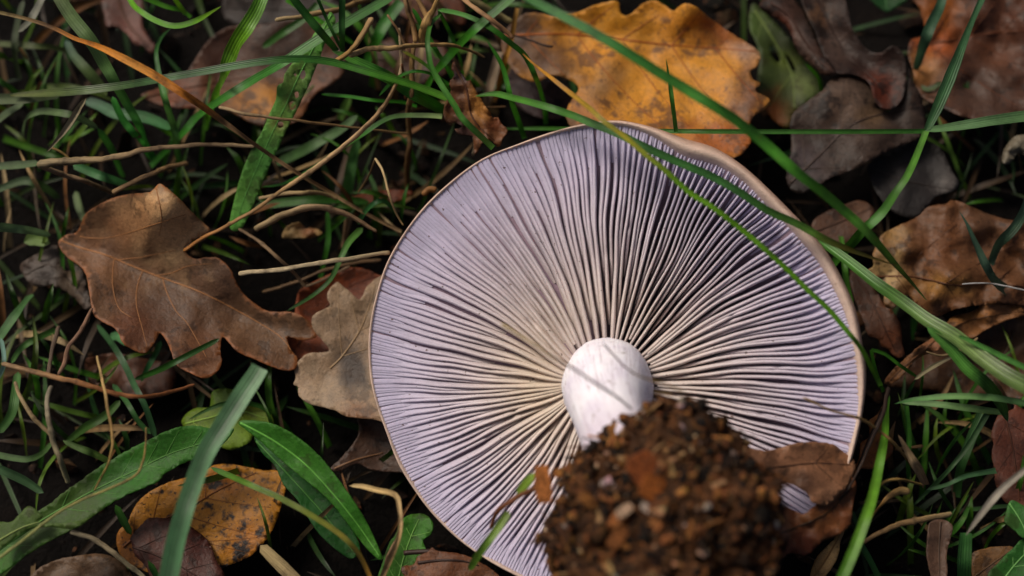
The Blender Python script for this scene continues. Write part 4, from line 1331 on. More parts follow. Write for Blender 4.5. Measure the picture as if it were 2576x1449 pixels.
B([(2429, 1347), (2465, 1296), (2499, 1253), (2532, 1219), (2590, 1172)], [5, 15, 18, 16, 14], [34, 38, 40], ['9a9484', 'b0a898', 'a8a090'], 'pale grey dry blade slanting before the brick brown leaf', tips=(0.12, 1), name='dry_straw', cat='dry grass', mat='grass_soft')
B([(2428, 1340), (2425, 1390), (2421, 1470)], [28, 34, 36], [22, 20, 14], '34642c', 'wide dark green blade below the pale grey dry blade', tips=(0.0, 1), mat='grass_soft')
B([(2165, 1370), (2185, 1405), (2215, 1465)], 15, [18, 14], '2f6a2c', 'dark green blade low beside the narrow tan leaf', tips=(0.1, 1))
B([(2140, 1280), (2160, 1330), (2175, 1390)], 10, [20, 14], '2c5a26', 'thin shaded blade behind the bright slanting blade', tips=(0.1, 1))

# upper part
B([(25, 240), (120, 236), (213, 229), (310, 217), (390, 203), (520, 180), (644, 159), (744, 150), (830, 157), (944, 187), (1044, 217), (1125, 248)], [24, 22, 20, 20, 20, 20, 18], [30, 40, 48, 50, 46, 40], ['5a6a3c', '4c6a44', '2f5c34', '2c6034', '2e6a2c', '3c7c2c', '4c8c2c'], 'long dark green blade arching level over the brown leaf', tips=(0.1, 1), ribw=0.5)
B([(143, -15), (187, 50), (233, 107), (267, 167), (290, 207), (320, 260), (357, 327), (388, 398)], [26, 32, 32, 30, 24, 20, 18, 14], [48, 46, 40, 30, 10], ['6e8050', '64804a', '5c7a44', '4a7a34', '3f8a30', '358030'], 'wide olive blade leaning under the orange dry blade', tips=(0, 1), mat='grass_soft')
B([(432, 70), (412, 86), (397, 112), (393, 147), (410, 233), (430, 293), (443, 350), (455, 435)], [6, 10, 14, 16, 16, 14], [30, 34, 34, 22, 6], ['2f6a34', '3c8440', '5c9a58', '3c8438'], 'curved green blade hooked beneath the curled lime blade', tips=(0.1, 1))
B([(662, -12), (645, 28), (625, 62), (598, 105), (572, 160), (560, 205), (540, 250), (515, 325)], [28, 34, 36, 36, 26, 20, 16, 14], [56, 54, 44, 24, 8], ['55a02c', '6cb430', '72b838', '64a82e', '58a028', '4a9228'], 'bright lime green wide blade standing over the brown leaf', tips=(0, 1), twist=-0.15)
B([(322, -10), (335, 12), (352, 28), (393, 53), (440, 66), (493, 53), (556, 16)], [12, 13, 14, 14, 13, 9], [40, 44, 46, 46, 40], ['62ac2c', '5aa428', '5ca62a', '7cb03c'], 'lime green blade curled in a hook at the top edge', tips=(0, 0.8))
B([(352, -10), (417, 17), (457, 27), (480, 44)], [13, 12, 9], [36, 34, 30], '4c9c24', 'lime green blade crossing into the hooked blade', tips=(0, 1))
B([(434, -10), (448, 10), (466, 34)], 11, [40, 34], '66a82c', 'short lime green blade meeting the crossing blade', tips=(0, 1))
B([(985, -8), (970, 3), (880, 55), (804, 100), (704, 165), (644, 200), (567, 247), (500, 293), (467, 330), (430, 370), (380, 418)], [24, 26, 26, 24, 24, 22, 20, 16], [44, 44, 42, 34, 22, 6], ['2f7028', '357a2c', '3c8438', '3f8a40', '3c8438', '3a8a34', '3a8a30'], 'long mid green blade slanting down across the holed blade', tips=(0, 1))
leaf('broad green blade with eaten brown holes beside the bright lime blade',
     c(2, (560, 90), (520, 160), (440, 250), (380, 360), (280, 470), (215, 560), (205, 620), (160, 650), (150, 750), (100, 860), (50, 980), (-30, 1120), (-100, 1280), (-150, 1449), (-200, 1700), (-130, 1740), (-60, 1640), (20, 1449), (90, 1280), (170, 1110), (240, 960), (300, 850), (350, 740), (400, 640), (430, 560), (480, 440), (530, 300), (600, 160)),
     c(2, (570, 110), (450, 330), (330, 560), (230, 780), (110, 1030), (0, 1280), (-90, 1500), (-160, 1710)), 32, '64a444', mat='leaf_green', fold=0.6, wave=0.4, gy=-4.0, name='grass_blade', cat='grass blade', vcol='66a850', vr=0.05, jag=0.4,
     holes=[c(2, (335, 545), (365, 530), (375, 570), (350, 600), (330, 580)), c(2, (290, 700), (318, 692), (322, 728), (300, 740)), c(2, (255, 770), (290, 765), (298, 810), (265, 830), (252, 800)), c(2, (165, 925), (200, 920), (205, 955), (170, 965)), c(2, (285, 560), (305, 555), (300, 578))],
     patches=[(750, 195, 40, '7a8a4a', 0.5), (730, 260, 20, '6a6a34', 0.6), (705, 310, 25, '8a6a3c', 0.5), (660, 400, 40, '3a7a34', 0.5)])
B([(861, -8), (860, 67), (862, 133)], [15, 15, 10], [52, 48, 42], '265c24', 'dark green upright blade above the dry stem knot', tips=(0, 1))
B([(735, -8), (787, 57), (848, 128)], [18, 20, 14], [54, 50, 42], '2c6a28', 'dark green slanting blade above the dry stem knot', tips=(0, 1))
B([(797, -8), (830, 67), (862, 130)], 8, [50, 46, 42], '2c6428', 'thin dark blade between the two blades above the stem knot', tips=(0, 1))
B([(834, 128), (870, 142), (910, 163), (977, 197), (1044, 240), (1125, 285)], [10, 22, 30, 30, 30, 24], [44, 42, 34, 22], ['5a9a50', '3f9030', '3a8a28', '2c7422'], 'wide green blade running from the stem knot to the curled leaf', tips=(0.12, 1))
B([(1300, -15), (1231, 43), (1177, 93), (1127, 147), (1094, 187), (1064, 245)], [22, 22, 22, 20, 18], [48, 46, 36, 18], ['2f7026', '3a8a28', '3c9028', '348024'], 'green blade slanting down past the curled golden rimmed leaf', tips=(0, 1))
B([(1010, 5), (964, 67), (937, 127), (918, 172)], [26, 28, 26, 18], [24, 22, 12], '2f7a24', 'short wide green blade behind the forked dry stem', tips=(0, 1))
B([(1101, 25), (1161, 37), (1227, 67), (1288, 113), (1321, 143), (1348, 200), (1368, 267), (1373, 312)], [12, 14, 15, 14, 12], [44, 46, 38, 14], '3c8c28', 'arching green blade looping over toward the oak leaf twig', tips=(0.04, 1))
B([(1101, 25), (1121, 60), (1147, 117), (1166, 190)], 9, [44, 36, 16], '348024', 'thin blade dropping from the loop of the arching blade', tips=(0.02, 1))
B([(1037, 20), (1077, 93), (1111, 150), (1144, 206)], 11, [40, 36, 22], '358428', 'narrow green blade next to the jointed dry stalk', tips=(0.1, 1))
B([(1110, 35), (1084, 60), (1075, 100), (1078, 130), (1084, 167), (1111, 217), (1144, 267), (1164, 300), (1240, 373)], [8, 12, 14, 14, 15, 14], [44, 48, 46, 44, 38], '4a9240', 'green blade curving in front of the small curled leaf', tips=(0.05, 1))
B([(1224, 100), (1261, 160), (1277, 213), (1288, 258), (1305, 307), (1320, 348)], [6, 12, 13, 12], [44, 40, 22], '3c8c2c', 'green blade with sharp tip beside the oak leaf base', tips=(0.15, 1))
B([(808, 237), (877, 243), (944, 253), (1011, 257), (1048, 268)], [7, 9, 8], [30, 34, 28], '3c9a2c', 'thin wavy bright blade under the wide green blade', tips=(0.1, 1))
B([(954, 241), (994, 200), (1037, 180), (1087, 187), (1130, 213)], 8, [36, 42, 36], '3f9a2c', 'thin blade bowing over the dry stalk', tips=(0.12, 1))
B([(1011, 128), (1061, 157), (1097, 187), (1134, 232)], 9, [44, 42, 32], ['8a8a3c', '3c8a2c', '3c8a2c'], 'narrow blade with yellowed end by the dry stalk', tips=(0.05, 1))
B([(657, 470), (711, 463), (777, 430), (844, 383), (911, 340), (981, 297), (1060, 291), (1112, 294)], [6, 9, 11, 12, 14], [20, 28, 34, 36], ['348434', '3c8a34', '44903c', '8ab080'], 'slim green blade bowed alongside the long tan stem', tips=(0.1, 1))
B([(872, 500), (882, 430), (893, 378), (902, 350)], [26, 26, 20], [4, 12, 18], '4a7c3c', 'pale green upright blade in the tangle below the long tan stem', tips=(0, 0.9), mat='grass_soft')
B([(694, 413), (755, 385), (811, 353), (860, 325), (900, 290)], [22, 26, 24, 16], [6, 14, 18], '4a6e3a', 'dull olive blade lying beneath the long tan stem', tips=(0.1, 0.9), mat='grass_soft')
B([(855, 300), (868, 270), (884, 240)], [14, 20, 14], [6, 12], '5a8a4a', 'small pale green blade in the gap under the wavy blade', tips=(0, 0.9))
B([(640, 520), (740, 508), (840, 502), (930, 510)], [18, 22, 18], [10, 14, 10], '357026', 'green blade lying flat beneath the arching tan stem', tips=(0.1, 0.9))
B([(912, 573), (877, 610), (857, 650), (831, 703), (787, 743), (722, 782)], [16, 16, 12, 11, 9, 6], [24, 26, 24, 20], ['5a9a4a', '44803c', '3a7034', '34682c'], 'green blade curving down over the glossy red brown leaf', tips=(0.03, 0.9))
B([(824, 530), (827, 600), (814, 666), (807, 700)], [12, 15, 12], [18, 14, 6], '34742a', 'upright green blade behind the straight pale stem', tips=(0.1, 1))
B([(1000, 540), (965, 505), (930, 520), (900, 560)], [8, 12, 12], [20, 26, 16], '34744a', 'small blue green blade arched near the cap edge', tips=(0.1, 1))
B([(720, 0), (770, 30), (830, 70), (890, 110)], [10, 12, 10], [30, 26, 20], '4aa02a', 'thin lime blade behind the dark upright blade', tips=(0, 0.9))
B([(660, 120), (700, 90), (760, 50), (800, 10)], [14, 18, 16], [16, 20, 22], '3c7a30', 'green blade behind the holed blade by the blackish leaf', tips=(0.1, 1))

# side with blurred grass
gl = 'tangled olive grass beside the big brown oak leaf'
def BL(pts, w, z, col, label, tips=(0.08, 0.92), mat='grass_soft'):
    B(pts, w, z, col, label, gl, tips=tips, mat=mat)
BL([(58, 345), (64, 310), (77, 290), (105, 281), (133, 283), (187, 293), (247, 323)], [14, 18, 18, 14], [10, 28, 34, 26], '5a7248', 'dull green blade arched over beside the grey dry leaf blade')
BL([(245, 322), (265, 350), (283, 380), (312, 448)], [16, 16, 12], [26, 18, 6], '3f7a2c', 'green blade descending from the arched dull blade')
BL([(183, 413), (250, 440), (325, 466)], [18, 22, 14], [20, 24, 16], '3f7440', 'green blade lying over the tan stem near the raised lobe')
BL([(283, 243), (310, 300), (350, 350), (386, 405)], [16, 18, 14], [30, 26, 8], '3a8a30', 'green blade beside the wide olive blade')
BL([(213, 253), (253, 267), (293, 287), (367, 297), (435, 325)], [22, 28, 28, 18], [16, 20, 20], ['4a6c54', '3c6a40', '35803a'], 'wide blue green blade under the long dark arching blade')
BL([(-10, 865), (40, 793), (82, 740)], [22, 24, 18], [22, 20, 12], '4a7440', 'blue green blade beside the grey weathered leaf')
BL([(28, 915), (50, 880), (83, 856), (146, 828)], [10, 15, 14], [16, 18, 12], '4c7a34', 'green blade curving up toward the grey weathered leaf')
BL([(-10, 570), (67, 578), (128, 592)], [22, 20, 12], [30, 26, 16], '54704a', 'dull green blade pointing at the oak leaf base')
BL([(-10, 1144), (67, 1156), (110, 1139), (132, 1110)], [15, 15, 12], [18, 18, 12], '4c6c38', 'olive blade curved above the hairy leaf')
BL([(-10, 1175), (60, 1206), (110, 1240)], [22, 24, 16], [20, 16], '50744a', 'dull green blade above the base of the hairy leaf')
BL([(167, 1112), (213, 1076), (267, 1043), (302, 1007)], [10, 20, 20, 12], [8, 16, 14], '4c7430', 'olive green blade rising over the russet dead leaf')
BL([(158, 1108), (195, 1125), (233, 1139), (280, 1162)], [10, 17, 15], [20, 20, 12], '5c7c3a', 'olive blade touching the upper edge of the hairy leaf')
BL([(243, 816), (283, 866), (317, 923), (337, 966), (367, 1026), (392, 1102)], [12, 15, 14, 14], [8, 18, 24, 20], '2f5c40', 'dark blue green blade passing below the big brown oak leaf', mat='grass')
BL([(283, 966), (317, 1009), (350, 1063), (380, 1092)], 12, [14, 20, 18], '34663c', 'thin blue green blade beside the dark one', mat='grass')
BL([(552, 852), (467, 896), (400, 930), (338, 955)], [10, 14, 15, 10], [22, 24, 14], '2f6a28', 'green blade crossing the lower lobe of the big brown oak leaf', mat='grass')
BL([(-10, 960), (8, 925), (10, 890), (2, 850)], 10, [26, 30, 26], '6a8c80', 'pale blue green blade tip beside the russet dead leaf')
BL([(45, 935), (40, 980), (30, 1040), (-5, 1090)], [16, 22, 18], [16, 20, 18], '3f6a2c', 'bowed green blade below the orange brown dry stem')
BL([(405, 856), (395, 885), (372, 925), (355, 960)], [14, 14, 10], [10, 12, 6], '35743a', 'short green blade between the oak leaf lobes')
BL([(270, 855), (300, 845), (315, 870)], [16, 24, 14], [4, 7], '5a9a5c', 'pale green leaf tip below the oak leaf')
BL([(60, 0), (45, 60), (38, 120), (50, 200)], [14, 18, 14], [20, 18, 8], '3c4a2c', 'dim olive blade standing in the shaded corner')
BL([(110, -10), (90, 30), (70, 60), (45, 80)], [16, 20, 14], [34, 36, 30], '8a8c7c', 'pale grey blade tip crossing the orange dry blade')
BL([(-10, 110), (60, 115), (130, 120), (190, 135)], [14, 16, 12], [14, 18, 10], '48542c', 'dim olive blade level beneath the orange dry blade')
BL([(165, 100), (185, 140), (220, 180), (250, 215), (268, 240)], [14, 22, 26, 20], [22, 24, 20], ['34584a', '5c7440', '64783c'], 'torn olive blade tucked behind the wide olive blade')
BL([(-10, 250), (60, 248), (110, 243), (150, 240)], [24, 24, 16], [26, 30, 26], '586644', 'hazy olive blade level with the long dark arching blade')
BL([(-10, 310), (20, 285), (60, 262)], [18, 20, 14], [22, 24], '50663c', 'olive blade rising to the hazy level blade')
BL([(-10, 420), (60, 415), (100, 410)], [18, 20, 14], [24, 24], '4f6a3c', 'olive blade meeting the pale tan stem')
BL([(-10, 480), (60, 455), (110, 470), (150, 500)], [14, 20, 14], [14, 16, 8], '3f5a30', 'dull blade bowed in the shaded grass by the tan stem')
BL([(190, 480), (200, 520), (215, 560)], [16, 20, 14], [8, 10], '54683c', 'pale olive blade behind the raised lobe')
BL([(60, 610), (90, 600), (125, 612)], [20, 34, 20], [12, 14], '64803a', 'light olive leaf tip beside the oak leaf base')

# broad grey-green blade in front and others at the bottom
B([(655, 925), (640, 950), (600, 1010), (575, 1050), (548, 1092), (525, 1130), (508, 1165), (480, 1240), (455, 1320), (440, 1380), (424, 1470)], [40, 44, 46, 46, 44, 42, 44, 44, 44, 46, 48], [50, 50, 48, 44], ['86b884', '72a874', '6a9e6c', '669a68', '609464', '609464'], 'broad grey green blade with cut end over the mustard leaf', tips=(0.0, 1), vdep=0.35, ribw=-0.5, twist=0.05, mat='grass_broad')
B([(1280, 1285), (1244, 1339), (1207, 1389), (1180, 1435)], [18, 20, 20, 14], [44, 44, 36], ['8ab45c', '74a84a', '5c9438'], 'short fresh light green blade crossing the lower cap edge', tips=(0.05, 0.95))
B([(1345, 1190), (1325, 1215), (1300, 1245)], [16, 22, 12], [46, 44], '7aa83c', 'tiny yellow green blade stub beside the clod wood chip', tips=(0.05, 0.9))
B([(530, 1176), (585, 1200), (644, 1226), (711, 1256), (794, 1303), (861, 1349), (904, 1396), (934, 1460)], [12, 14, 14, 13, 12, 10], [22, 30, 34, 34, 28], ['3f7a2c', '5a8a34', '6a8c34', '7a8c34', '8a8434', 'b88034'], 'thin green blade turning orange before the dark glossy leaf', tips=(0.05, 1))
B([(290, 1270), (310, 1310), (330, 1345)], [14, 18, 12], [12, 10], '3c7a30', 'small green blade end on the mustard leaf edge', tips=(0.05, 0.9))
B([(372, 1410), (390, 1440), (400, 1470)], 14, [18, 14], '3a7434', 'small green blade beside the dark purplish leaf', tips=(0.05, 1))

# ------------------------------------------------------------------ dry blades and stems
tan, pale_tan, gtan, obr = 'a88458', 'c2a678', '857458', '9a6032'
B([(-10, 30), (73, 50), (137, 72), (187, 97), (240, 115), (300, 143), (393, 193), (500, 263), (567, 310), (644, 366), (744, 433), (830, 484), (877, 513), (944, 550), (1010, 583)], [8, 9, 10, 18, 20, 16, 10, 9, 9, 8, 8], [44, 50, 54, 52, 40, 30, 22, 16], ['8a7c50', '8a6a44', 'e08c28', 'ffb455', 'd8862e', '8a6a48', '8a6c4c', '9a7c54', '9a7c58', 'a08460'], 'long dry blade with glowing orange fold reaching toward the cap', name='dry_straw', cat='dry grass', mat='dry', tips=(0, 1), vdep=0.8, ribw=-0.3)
S = stalk
S([(1004, 195), (977, 247), (944, 293), (904, 333), (844, 383), (787, 427), (704, 483), (644, 526), (567, 570), (504, 603), (462, 632)], [8, 11, 12, 12, 11, 9, 9, 9], [38, 40, 38, 34, 28], ['a8865c', 'b09068', 'b8986c', 'a88658', '9a744a', 'a86c2c'], 'long tan dry stem slanting down to the raised oak lobe')
S([(1044, 105), (1037, 150), (1037, 217), (1027, 283), (1031, 350), (1024, 417), (1027, 490)], [10, 13, 12, 13, 16], [40, 34, 20, 4], ['a08050', '94744a', '7a5c38', '6a4c2c'], 'upright jointed dry stalk among green blades')
S([(1018, -10), (1024, 20), (1034, 50), (1047, 106)], [11, 12, 13], [46, 42], ['8a6c48', '967448'], 'dry stalk branch rising from the joint to a dark bud')
S([(1104, -10), (1090, 20), (1077, 43), (1068, 75), (1060, 115)], [12, 13, 24, 30, 18], [50, 46, 40], ['9c7a48', 'a5844e', 'a88650'], 'swollen dry grass sheath beside the jointed stalk')
S([(1047, -10), (1062, 20), (1075, 48)], 11, [48, 46], '94744a', 'dry stalk leaning into the swollen sheath')
S([(937, 45), (911, 90), (887, 123), (844, 157)], [14, 13, 12, 12], [52, 50, 46], ['a88a60', '9c7c4c', '94703c'], 'short thick dry stem ending in a knot over green blades')
S([(877, 140), (905, 128), (937, 122), (994, 119), (1061, 113), (1127, 112), (1170, 122), (1220, 145)], [12, 13, 12, 11, 9, 6], [48, 48, 44, 36], ['b09668', 'a88a58', 'a0804c', '7a6040'], 'tan dry stem forking from the knot across the jointed stalk')
S([(974, 37), (990, 60), (1004, 83), (1031, 142)], 7, [44, 40], '8a6a48', 'thin bent dry stem with broken tip by the jointed stalk')
S([(1004, 70), (1006, 110), (1010, 160), (1004, 200)], [6, 8, 9], [42, 38], 'b09a78', 'pale split dry stem above the long tan stem')
S([(1010, 160), (1016, 200), (1020, 250)], 6, [40, 28], '7a4e30', 'reddish thin dry stem beside the jointed stalk')
S([(692, 51), (777, 37), (861, 20), (932, -6)], [8, 12, 14, 14], [40, 38, 34], ['b09a70', '94784c', '8a6c40'], 'tan dry stem crossing behind the dark upright blades')
S([(97, 413), (187, 405), (283, 397), (367, 377), (467, 367), (560, 364), (642, 369)], [22, 18, 15, 12, 10, 8], [36, 36, 32, 30], ['8a7c5c', '9a8460', 'a08664', '8c7456', 'a8906c'], 'thick tan dry stem pointing away from the holed blade')
S([(283, 485), (333, 460), (400, 430), (473, 410)], [10, 12, 11], [30, 30, 18], ['a08058', '9a7a54'], 'tan dry stem above the raised oak lobe')
B([(217, 247), (200, 270), (187, 293), (160, 333), (118, 382)], [8, 15, 14, 8, 5], [44, 42, 38], ['8a8060', '847a62', '7a7058'], 'narrow grey dry leaf blade pointing to the tan stem', name='dry_straw', cat='dry grass', mat='dry', tips=(0.05, 0.9), vdep=0.9)
S([(130, 372), (155, 383), (183, 408)], 6, [36, 34], '8a7040', 'thin dry twig linking the grey blade and tan stem')
S([(97, 415), (140, 432), (190, 448), (240, 466), (290, 490)], [16, 12, 10, 10], [34, 28, 16], ['8a765a', '8a6c50'], 'brownish dry stem splitting from the thick tan stem')
S([(640, 578), (680, 556), (711, 540), (777, 520), (831, 526), (877, 541), (948, 583)], [14, 16, 17, 15, 12, 8], [26, 30, 26], ['94805c', 'a08864', '94785a', '7a6048'], 'arching tan dry stem over the dark gap near the cap')
S([(650, 500), (720, 488), (790, 484), (850, 500)], [9, 10, 9], [26, 28, 22], ['a8906a', 'a0885c'], 'dry stem bowed just above the arching tan stem')
S([(600, 690), (644, 684), (744, 673), (844, 656), (982, 634)], [11, 11, 11, 10], [32, 34, 32], ['b4a280', 'bcaa88', 'b09c78'], 'straight pale dry stem reaching the cap edge')
S([(600, 575), (644, 603), (694, 643), (741, 690), (767, 721)], [7, 9, 9, 9], [22, 24, 16], ['7a6248', '8a7254'], 'thin brown dry stem slanting under the straight pale stem')
S([(767, 721), (800, 710), (840, 690), (880, 670)], 6, [16, 14], '7a644c', 'short brown dry stem beneath the straight pale stem')
S([(660, 735), (740, 712), (820, 680), (900, 660), (960, 655)], 9, [12, 14, 12], '6a5238', 'dark tan stem under the straight pale stem')
S([(870, 540), (868, 580), (862, 625)], 9, [14, 8], '9a7c5c', 'short upright tan stem near the curving green blade')
S([(943, 398), (964, 433), (977, 483), (994, 530), (1015, 567)], [6, 6, 5, 4], [40, 42, 36], ['b09a70', 'a88c5c'], 'thin curved dry stem with bent tip near the cap')
S([(944, 398), (935, 425), (918, 460), (900, 485)], 5, [40, 20], '6a5434', 'hair thin dry stem dropping from the bent tip')
S([(550, 270), (600, 282), (644, 290), (777, 307), (911, 323), (1027, 337)], [8, 7, 6, 6], [36, 38, 34, 28], ['a8906c', '8a6c44', '8a7048'], 'fine straight dry stem crossing the holed blade')
S([(5, 914), (100, 940), (187, 960), (267, 983), (333, 997), (400, 993), (490, 967)], [12, 14, 13, 11, 10, 8], [34, 36, 34, 26], ['8a7254', '94704a', '9a6438', '8a5630', '7a4c2c'], 'orange brown dry stem sagging below the big oak leaf')
S([(38, 960), (48, 990), (67, 1026), (95, 1062), (130, 1097)], [8, 10, 11], [30, 30, 28], '94805c', 'tan dry stem curving into the grey dry stem')
S([(130, 970), (120, 1000), (119, 1033), (133, 1100), (160, 1179), (174, 1215)], [12, 13, 14, 14], [34, 34, 30, 22], ['8c8470', '94886c', '8a8260'], 'grey tan dry stem drooping onto the hairy leaf')
S([(244, 895), (252, 930), (260, 966), (273, 1033), (283, 1100), (277, 1153), (258, 1195), (237, 1234)], [6, 7, 6, 4], [36, 40, 40, 34], ['b09460', 'a88650', '9a8448'], 'hair thin dry stem curving down onto the hairy leaf')
S([(367, 1075), (366, 1120), (358, 1165), (340, 1196), (283, 1226), (200, 1260), (133, 1299), (50, 1365), (-10, 1410)], [4, 6, 6, 8, 9], [38, 38, 34, 32], ['b08c4c', '9a8c50', '8a8c50', '7a8048'], 'fine tan stem sweeping along the hairy green leaf')
S([(177, 1336), (233, 1356), (293, 1396), (365, 1455)], [13, 13, 11], [26, 24, 20], ['8a8068', '8a7c60', '9a9070'], 'grey tan dry stem below the hairy leaf')
B([(878, 1222), (910, 1224), (944, 1233), (994, 1246), (1004, 1280), (1007, 1316), (997, 1366), (955, 1462)], [10, 13, 13, 11, 11, 14, 12], [30, 34, 36, 28], ['c0a878', 'b89c68', 'b89c70', 'b09060', 'a08458'], 'bent pale straw blade kinked beside the cap edge', name='dry_straw', cat='dry grass', mat='dry', tips=(0.05, 1), vdep=0.7)
S([(1004, 1345), (985, 1380), (970, 1420), (968, 1460)], [7, 9, 6], [26, 20], '94785a', 'small straw piece peeling from the bent straw blade')
B([(655, 1372), (700, 1416), (750, 1465)], [22, 30, 28], [20, 18], ['a89468', 'b09c70', '94805c'], 'flat tan straw piece below the mustard leaf tip', name='dry_straw', cat='dry grass', mat='dry', tips=(0.1, 1))
S([(232, 774), (215, 806), (200, 836), (175, 868), (166, 895), (163, 912), (147, 943)], [8, 10, 12, 9], [22, 24, 22], ['7a5c48', '84644e'], 'twisted brown stalk hanging from the grey weathered leaf')
S([(148, 820), (135, 870), (125, 920), (122, 945)], 10, [18, 20], '5e4c3c', 'dull brown stem beside the twisted stalk')
S([(1157, -8), (1211, 33), (1250, 60), (1290, 96)], [10, 11, 10], [50, 50, 46], ['b08c64', 'a87c54'], 'tan dry stem running to the yellow tipped blade')
S([(1180, -10), (1215, 15), (1288, 55)], [16, 18, 14], [30, 24], '94885c', 'thick pale dry stem behind the oak leaf edge')
B([(1255, 130), (1240, 190), (1225, 250), (1215, 300)], [18, 22, 20, 12], [20, 16, 6], ['9a8a74', '8a7660', '7a6850'], 'pale dry blade standing behind the curled leaf', name='dry_straw', cat='dry grass', mat='dry', tips=(0, 0.9))
B([(1300, 20), (1285, 100), (1262, 180), (1245, 255)], [10, 13, 12, 8], [28, 22, 10], ['a88040', 'b07c2c', '9a6420'], 'golden dry blade leaning behind the yellow tipped blade', name='dry_straw', cat='dry grass', mat='dry', tips=(0, 0.9))
S([(1288, 86), (1340, 103), (1376, 116), (1392, 118)], [4, 5, 7], [24, 26], '2f2420', 'small dark twig lying on the oak leaf base', name='twig', cat='twig')
S([(1215, 270), (1240, 270), (1273, 268)], [4, 5], [28, 24], '7a5c3c', 'tiny dry stalk end beside the curled leaf', name='twig', cat='twig')
S([(1190, 390), (1195, 362), (1192, 340)], 9, [22, 30], 'a8987c', 'pale stalk stub under the curled leaf at the cap', name='twig', cat='twig')
S([(1062, 490), (1080, 475), (1098, 478)], [14, 16], [26, 26], '94683c', 'tan scrap of bark against the cap edge', name='twig', cat='twig')
B([(2259, 1093), (2285, 1143), (2305, 1179), (2326, 1220)], [4, 16, 24, 18], [30, 26, 16], ['8a7458', 'a8906c', '8a6a4c'], 'tan dry sheath split from the thin curved stalk', name='dry_straw', cat='dry grass', mat='dry', tips=(0.1, 1), vdep=0.8)
S([(2020, 1000), (2092, 1033), (2165, 1054), (2219, 1089), (2265, 1133), (2302, 1182)], [5, 6, 7, 8], [50, 46, 36, 22], ['94784c', 'a0804c', '8a6c40'], 'thin curved dry stalk springing over the cap rim')
S([(2197, 1243), (2212, 1222), (2232, 1209), (2265, 1206), (2322, 1220)], 6, [36, 34, 22], '9a7c44', 'fine looped dry stalk beside the bright slanting blade')
S([(2188, 1308), (2210, 1278), (2232, 1253), (2265, 1233), (2288, 1236)], [5, 7, 16, 18], [22, 28, 26], ['7a5c34', '8a6a3c', 'a08454'], 'dry stalk with frayed end beside the looped stalk')
S([(2172, 1365), (2232, 1330), (2299, 1310), (2350, 1300), (2395, 1292)], [10, 13, 15, 12], [26, 26, 24], ['6a5234', '8a6e48', '94805c'], 'tan dry stem reaching to the bark like leaf')
S([(2160, 1265), (2230, 1262), (2290, 1255)], 10, [12, 10], '4a3a28', 'dark brown stem low in the shaded grass')
S([(2250, 1130), (2290, 1126), (2322, 1122)], 8, [10, 10], '6a5030', 'short brown stem behind the upright green blade')
S([(2420, 715), (2480, 712), (2530, 720), (2600, 735)], [3, 4, 4], [28, 30], 'a0a0a0', 'thin silvery thread on the wrinkled tan leaf', name='twig', cat='twig')
S([(2330, 885), (2370, 895), (2420, 880), (2460, 850)], [5, 8, 6], [24, 26], '8a7450', 'narrow pale stem under the forked blade')
B([(2300, 955), (2340, 925), (2400, 895)], [8, 12, 6], [26, 30], ['8a8464', 'a89878'], 'pale dry blade beside the leaf strip', name='dry_straw', cat='dry grass', mat='dry', tips=(0.1, 0.9))
S([(2236, 975), (2230, 1000), (2222, 1040), (2200, 1090), (2170, 1160), (2140, 1220), (2110, 1260)], [10, 9, 6, 5], [34, 38, 36, 34], '2e211a', 'dark thin twig leaning along the orange brown leaf', name='twig', cat='twig')
# fine rootlets sprouting from the clod across the stem
S([(1262, 815), (1300, 838), (1345, 868), (1395, 900), (1440, 925), (1500, 965), (1560, 1005), (1590, 1030)], [7, 7, 6, 6, 5], [66, 72, 72, 62], ['b09a5c', '94805c', '6a5c54', '6a5a50', '5a4434'], 'blurred thin rootlet reaching from the clod across the stem', name='rootlet', cat='root')
S([(1520, 865), (1545, 895), (1575, 925), (1605, 945), (1650, 960), (1720, 985)], [5, 5, 6, 6], [60, 66, 66], ['7a7078', '6a6064', '7a6440', '6a5434'], 'blurred thin rootlet arching over the top of the stem', name='rootlet', cat='root')
S([(1640, 1010), (1690, 1020), (1750, 1040), (1800, 1070), (1850, 1095)], [6, 5, 5], [62, 62, 56], ['5a3e24', '6a4c2c'], 'brown rootlet trailing from the clod over lower gills', name='rootlet', cat='root')
S([(1680, 1060), (1700, 1030), (1715, 1000)], 4, [62, 60], '54402c', 'tiny brown rootlet sticking up from the clod', name='rootlet', cat='root')
S([(1235, 1330), (1250, 1290), (1280, 1265), (1330, 1235), (1370, 1215)], [8, 13, 13, 12], [38, 46, 50], ['6a3c20', '74452a', '5a3820'], 'reddish brown root stub poking out of the clod', name='rootlet', cat='root')

# ------------------------------------------------------------------ small ground cover
RF = random.Random(21)


def over_cap(p, pad=0.0):
    d = p - OC
    d = d - NC * d.dot(NC)
    return d.length < 0.054 + pad


